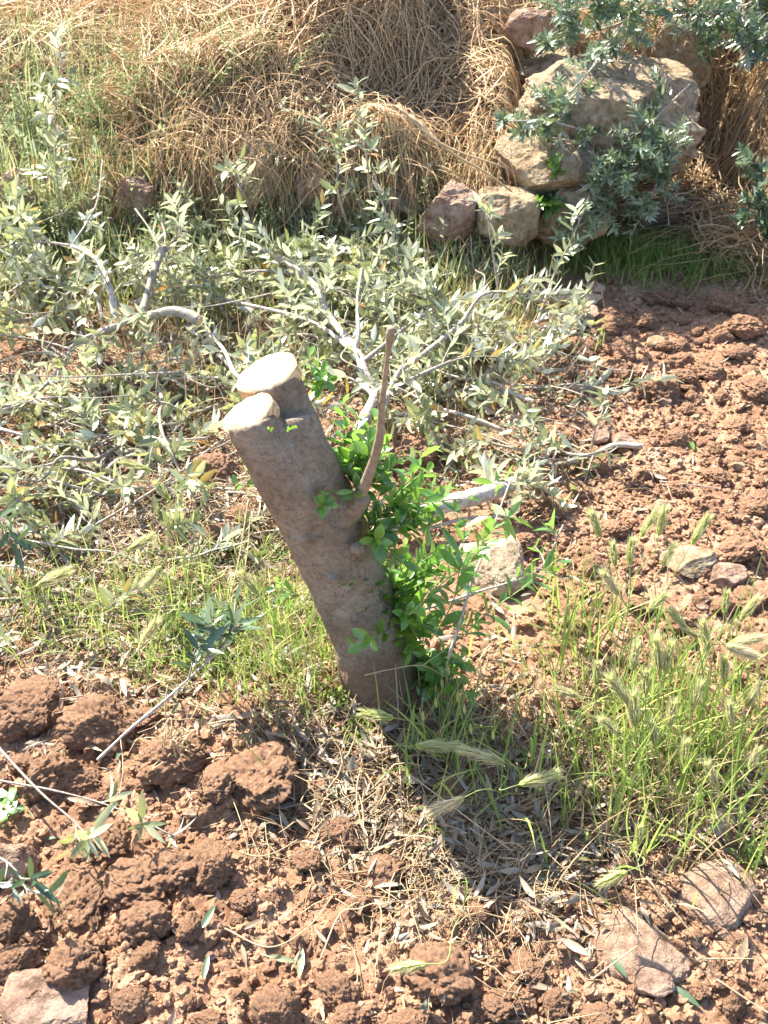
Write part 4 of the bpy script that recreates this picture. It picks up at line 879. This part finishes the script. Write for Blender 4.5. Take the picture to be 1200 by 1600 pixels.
barley(632, 1512, -2.7, 72, .05, .4, (720, 1430), 'half green barley head lying low at the bottom centre')
barley(998, 1300, 1.6, 44, .12, .05, (1000, 1340), 'short green barley head above the large stones')
barley(850, 1215, .2, 80, .12, .3, (780, 1230), 'green barley head leaning right over the litter')
barley(235, 985, 1.0, 74, .13, .75, (300, 1060), 'pale brown feathery barley head left above the clods')
barley(90, 900, .4, 74, .12, .4, (40, 1000), 'green tinged barley head at the far left above the clods')
barley(235, 905, -2.2, 66, .1, .4, (330, 930), 'drooping barley head in the litter left of the stump')
barley(205, 725, 2.9, 60, .1, .3, (260, 790), 'thin green barley head on the pile of branches at left')
barley(250, 762, 2.2, 46, .1, .2, (290, 800), 'short green barley head below the thin one at left')
barley(225, 845, .5, 60, .1, .5, (300, 880), 'pale barley head tilted right in the left litter')
barley(385, 905, 2.2, 60, .12, .2, (440, 1010), 'green barley head leaning against the left of the trunk')
barley(740, 225, 1.6, 50, .25, .6, (650, 400), 'dry barley head standing in front of the grass heap') if False else None
# hanging wild oat spikelets at the stump foot
th = thing('wild_oat', 'wild oat with hanging spikelets in front of the stump foot', 'oat grass', G(690, 1150)); Wm = MB(); Lv = Leaves()
for (px, py) in ((660,1110),(690,1060),(715,1080),(735,1130),(770,1140),(680,1090),(700,1040),(725,1100)):
    b = G(690, 1150); q = Q(px, py, .10); tube(Wm, [b, (b + q) / 2 + [0, 0, .03], q + [0, 0, .03], q], .0008, .0005, 4, .6, 5)
    Lv = Leaves(); Lv.add(q, norm(np.array([.1, 0, -1.])), (0, -1, 0), .030, .0055, .2, random.random()); m2 = MB(); Lv.into(m2, 5, .4); m2.build('spikelet', M['barley'], th)
Wm.build('stem', M['greenstem'], th)

# ------------------------------------------------------------------ labels from what stands nearby
LM = [((460, 800), 'stump', None), ((1130, 1390), 'flat pinkish stone', None), ((1010, 1475), 'half shaded stone', None), ((765, 892), 'cream stone', None), ((75, 1575), 'brown slab', None), ((12, 1340), 'left edge stone', None),
      ((885, 470), 'pale slab', None), ((958, 688), 'touching stone pair', None), ((1085, 878), 'long pale stone', None), ((272, 1165), 'dried tuft', None), ((272, 495), 'thick raised branch', None),
      ((490, 455), 'long grey branch', None), ((715, 498), 'arched branch', None), ((700, 790), 'thick smooth branch', None), ((790, 345), 'squarish boulder', None), ((408, 262), 'leaning tan boulder', None),
      ((215, 306), 'reddish stone', None), ((35, 315), 'grey edge stone', None), ((470, 1510), 'crossed fallen leaves', None), ((110, 1280), 'grey crossing twig', None), ((690, 1262), 'pinkish barley head', None),
      ((595, 1110), 'stump foot', None), ((360, 1010), 'large leaved twig', None), ((590, 1420), 'looping dead stalk', None), ((1080, 700), 'upright dark leaf', None), ((1000, 578), 'white twig', None)]
cells = {}
for rec in AUTO:
    o, look, kw, (px, py), p = rec
    k = min(range(len(LM)), key=lambda i: (LM[i][0][0] - px) ** 2 + (LM[i][0][1] - py) ** 2)
    dx, dy = px - LM[k][0][0], py - LM[k][0][1]
    rel = ('left of' if dx < 0 else 'right of') if abs(dx) > abs(dy) else ('behind' if dy < 0 else 'in front of')
    cells.setdefault((look, kw, rel, k), []).append(rec)
ORD = ['', 'second', 'third', 'fourth', 'fifth', 'sixth', 'seventh', 'eighth', 'ninth', 'tenth', 'eleventh', 'twelfth', 'thirteenth', 'fourteenth', 'fifteenth', 'sixteenth', 'seventeenth', 'eighteenth', 'nineteenth', 'twentieth', 'twenty-first', 'twenty-second', 'twenty-third', 'twenty-fourth', 'twenty-fifth', 'twenty-sixth', 'twenty-seventh', 'twenty-eighth', 'twenty-ninth', 'thirtieth']
for (look, kw, rel, k), rs in cells.items():
    rs.sort(key=lambda r: r[3][0]); n = len(rs)
    for i, r in enumerate(rs):
        if n == 1: s = '%s %s the %s' % (look, rel, LM[k][1])
        else: s = '%s %s the %s, %s' % (look, rel, LM[k][1], 'leftmost' if i == 0 else 'rightmost' if i == n - 1 else (ORD[i] if i < len(ORD) else 'number %d' % (i + 1)) + ' from the left')
        r[0]['label'] = s
print('verts', sum(len(m.vertices) for m in bpy.data.meshes))
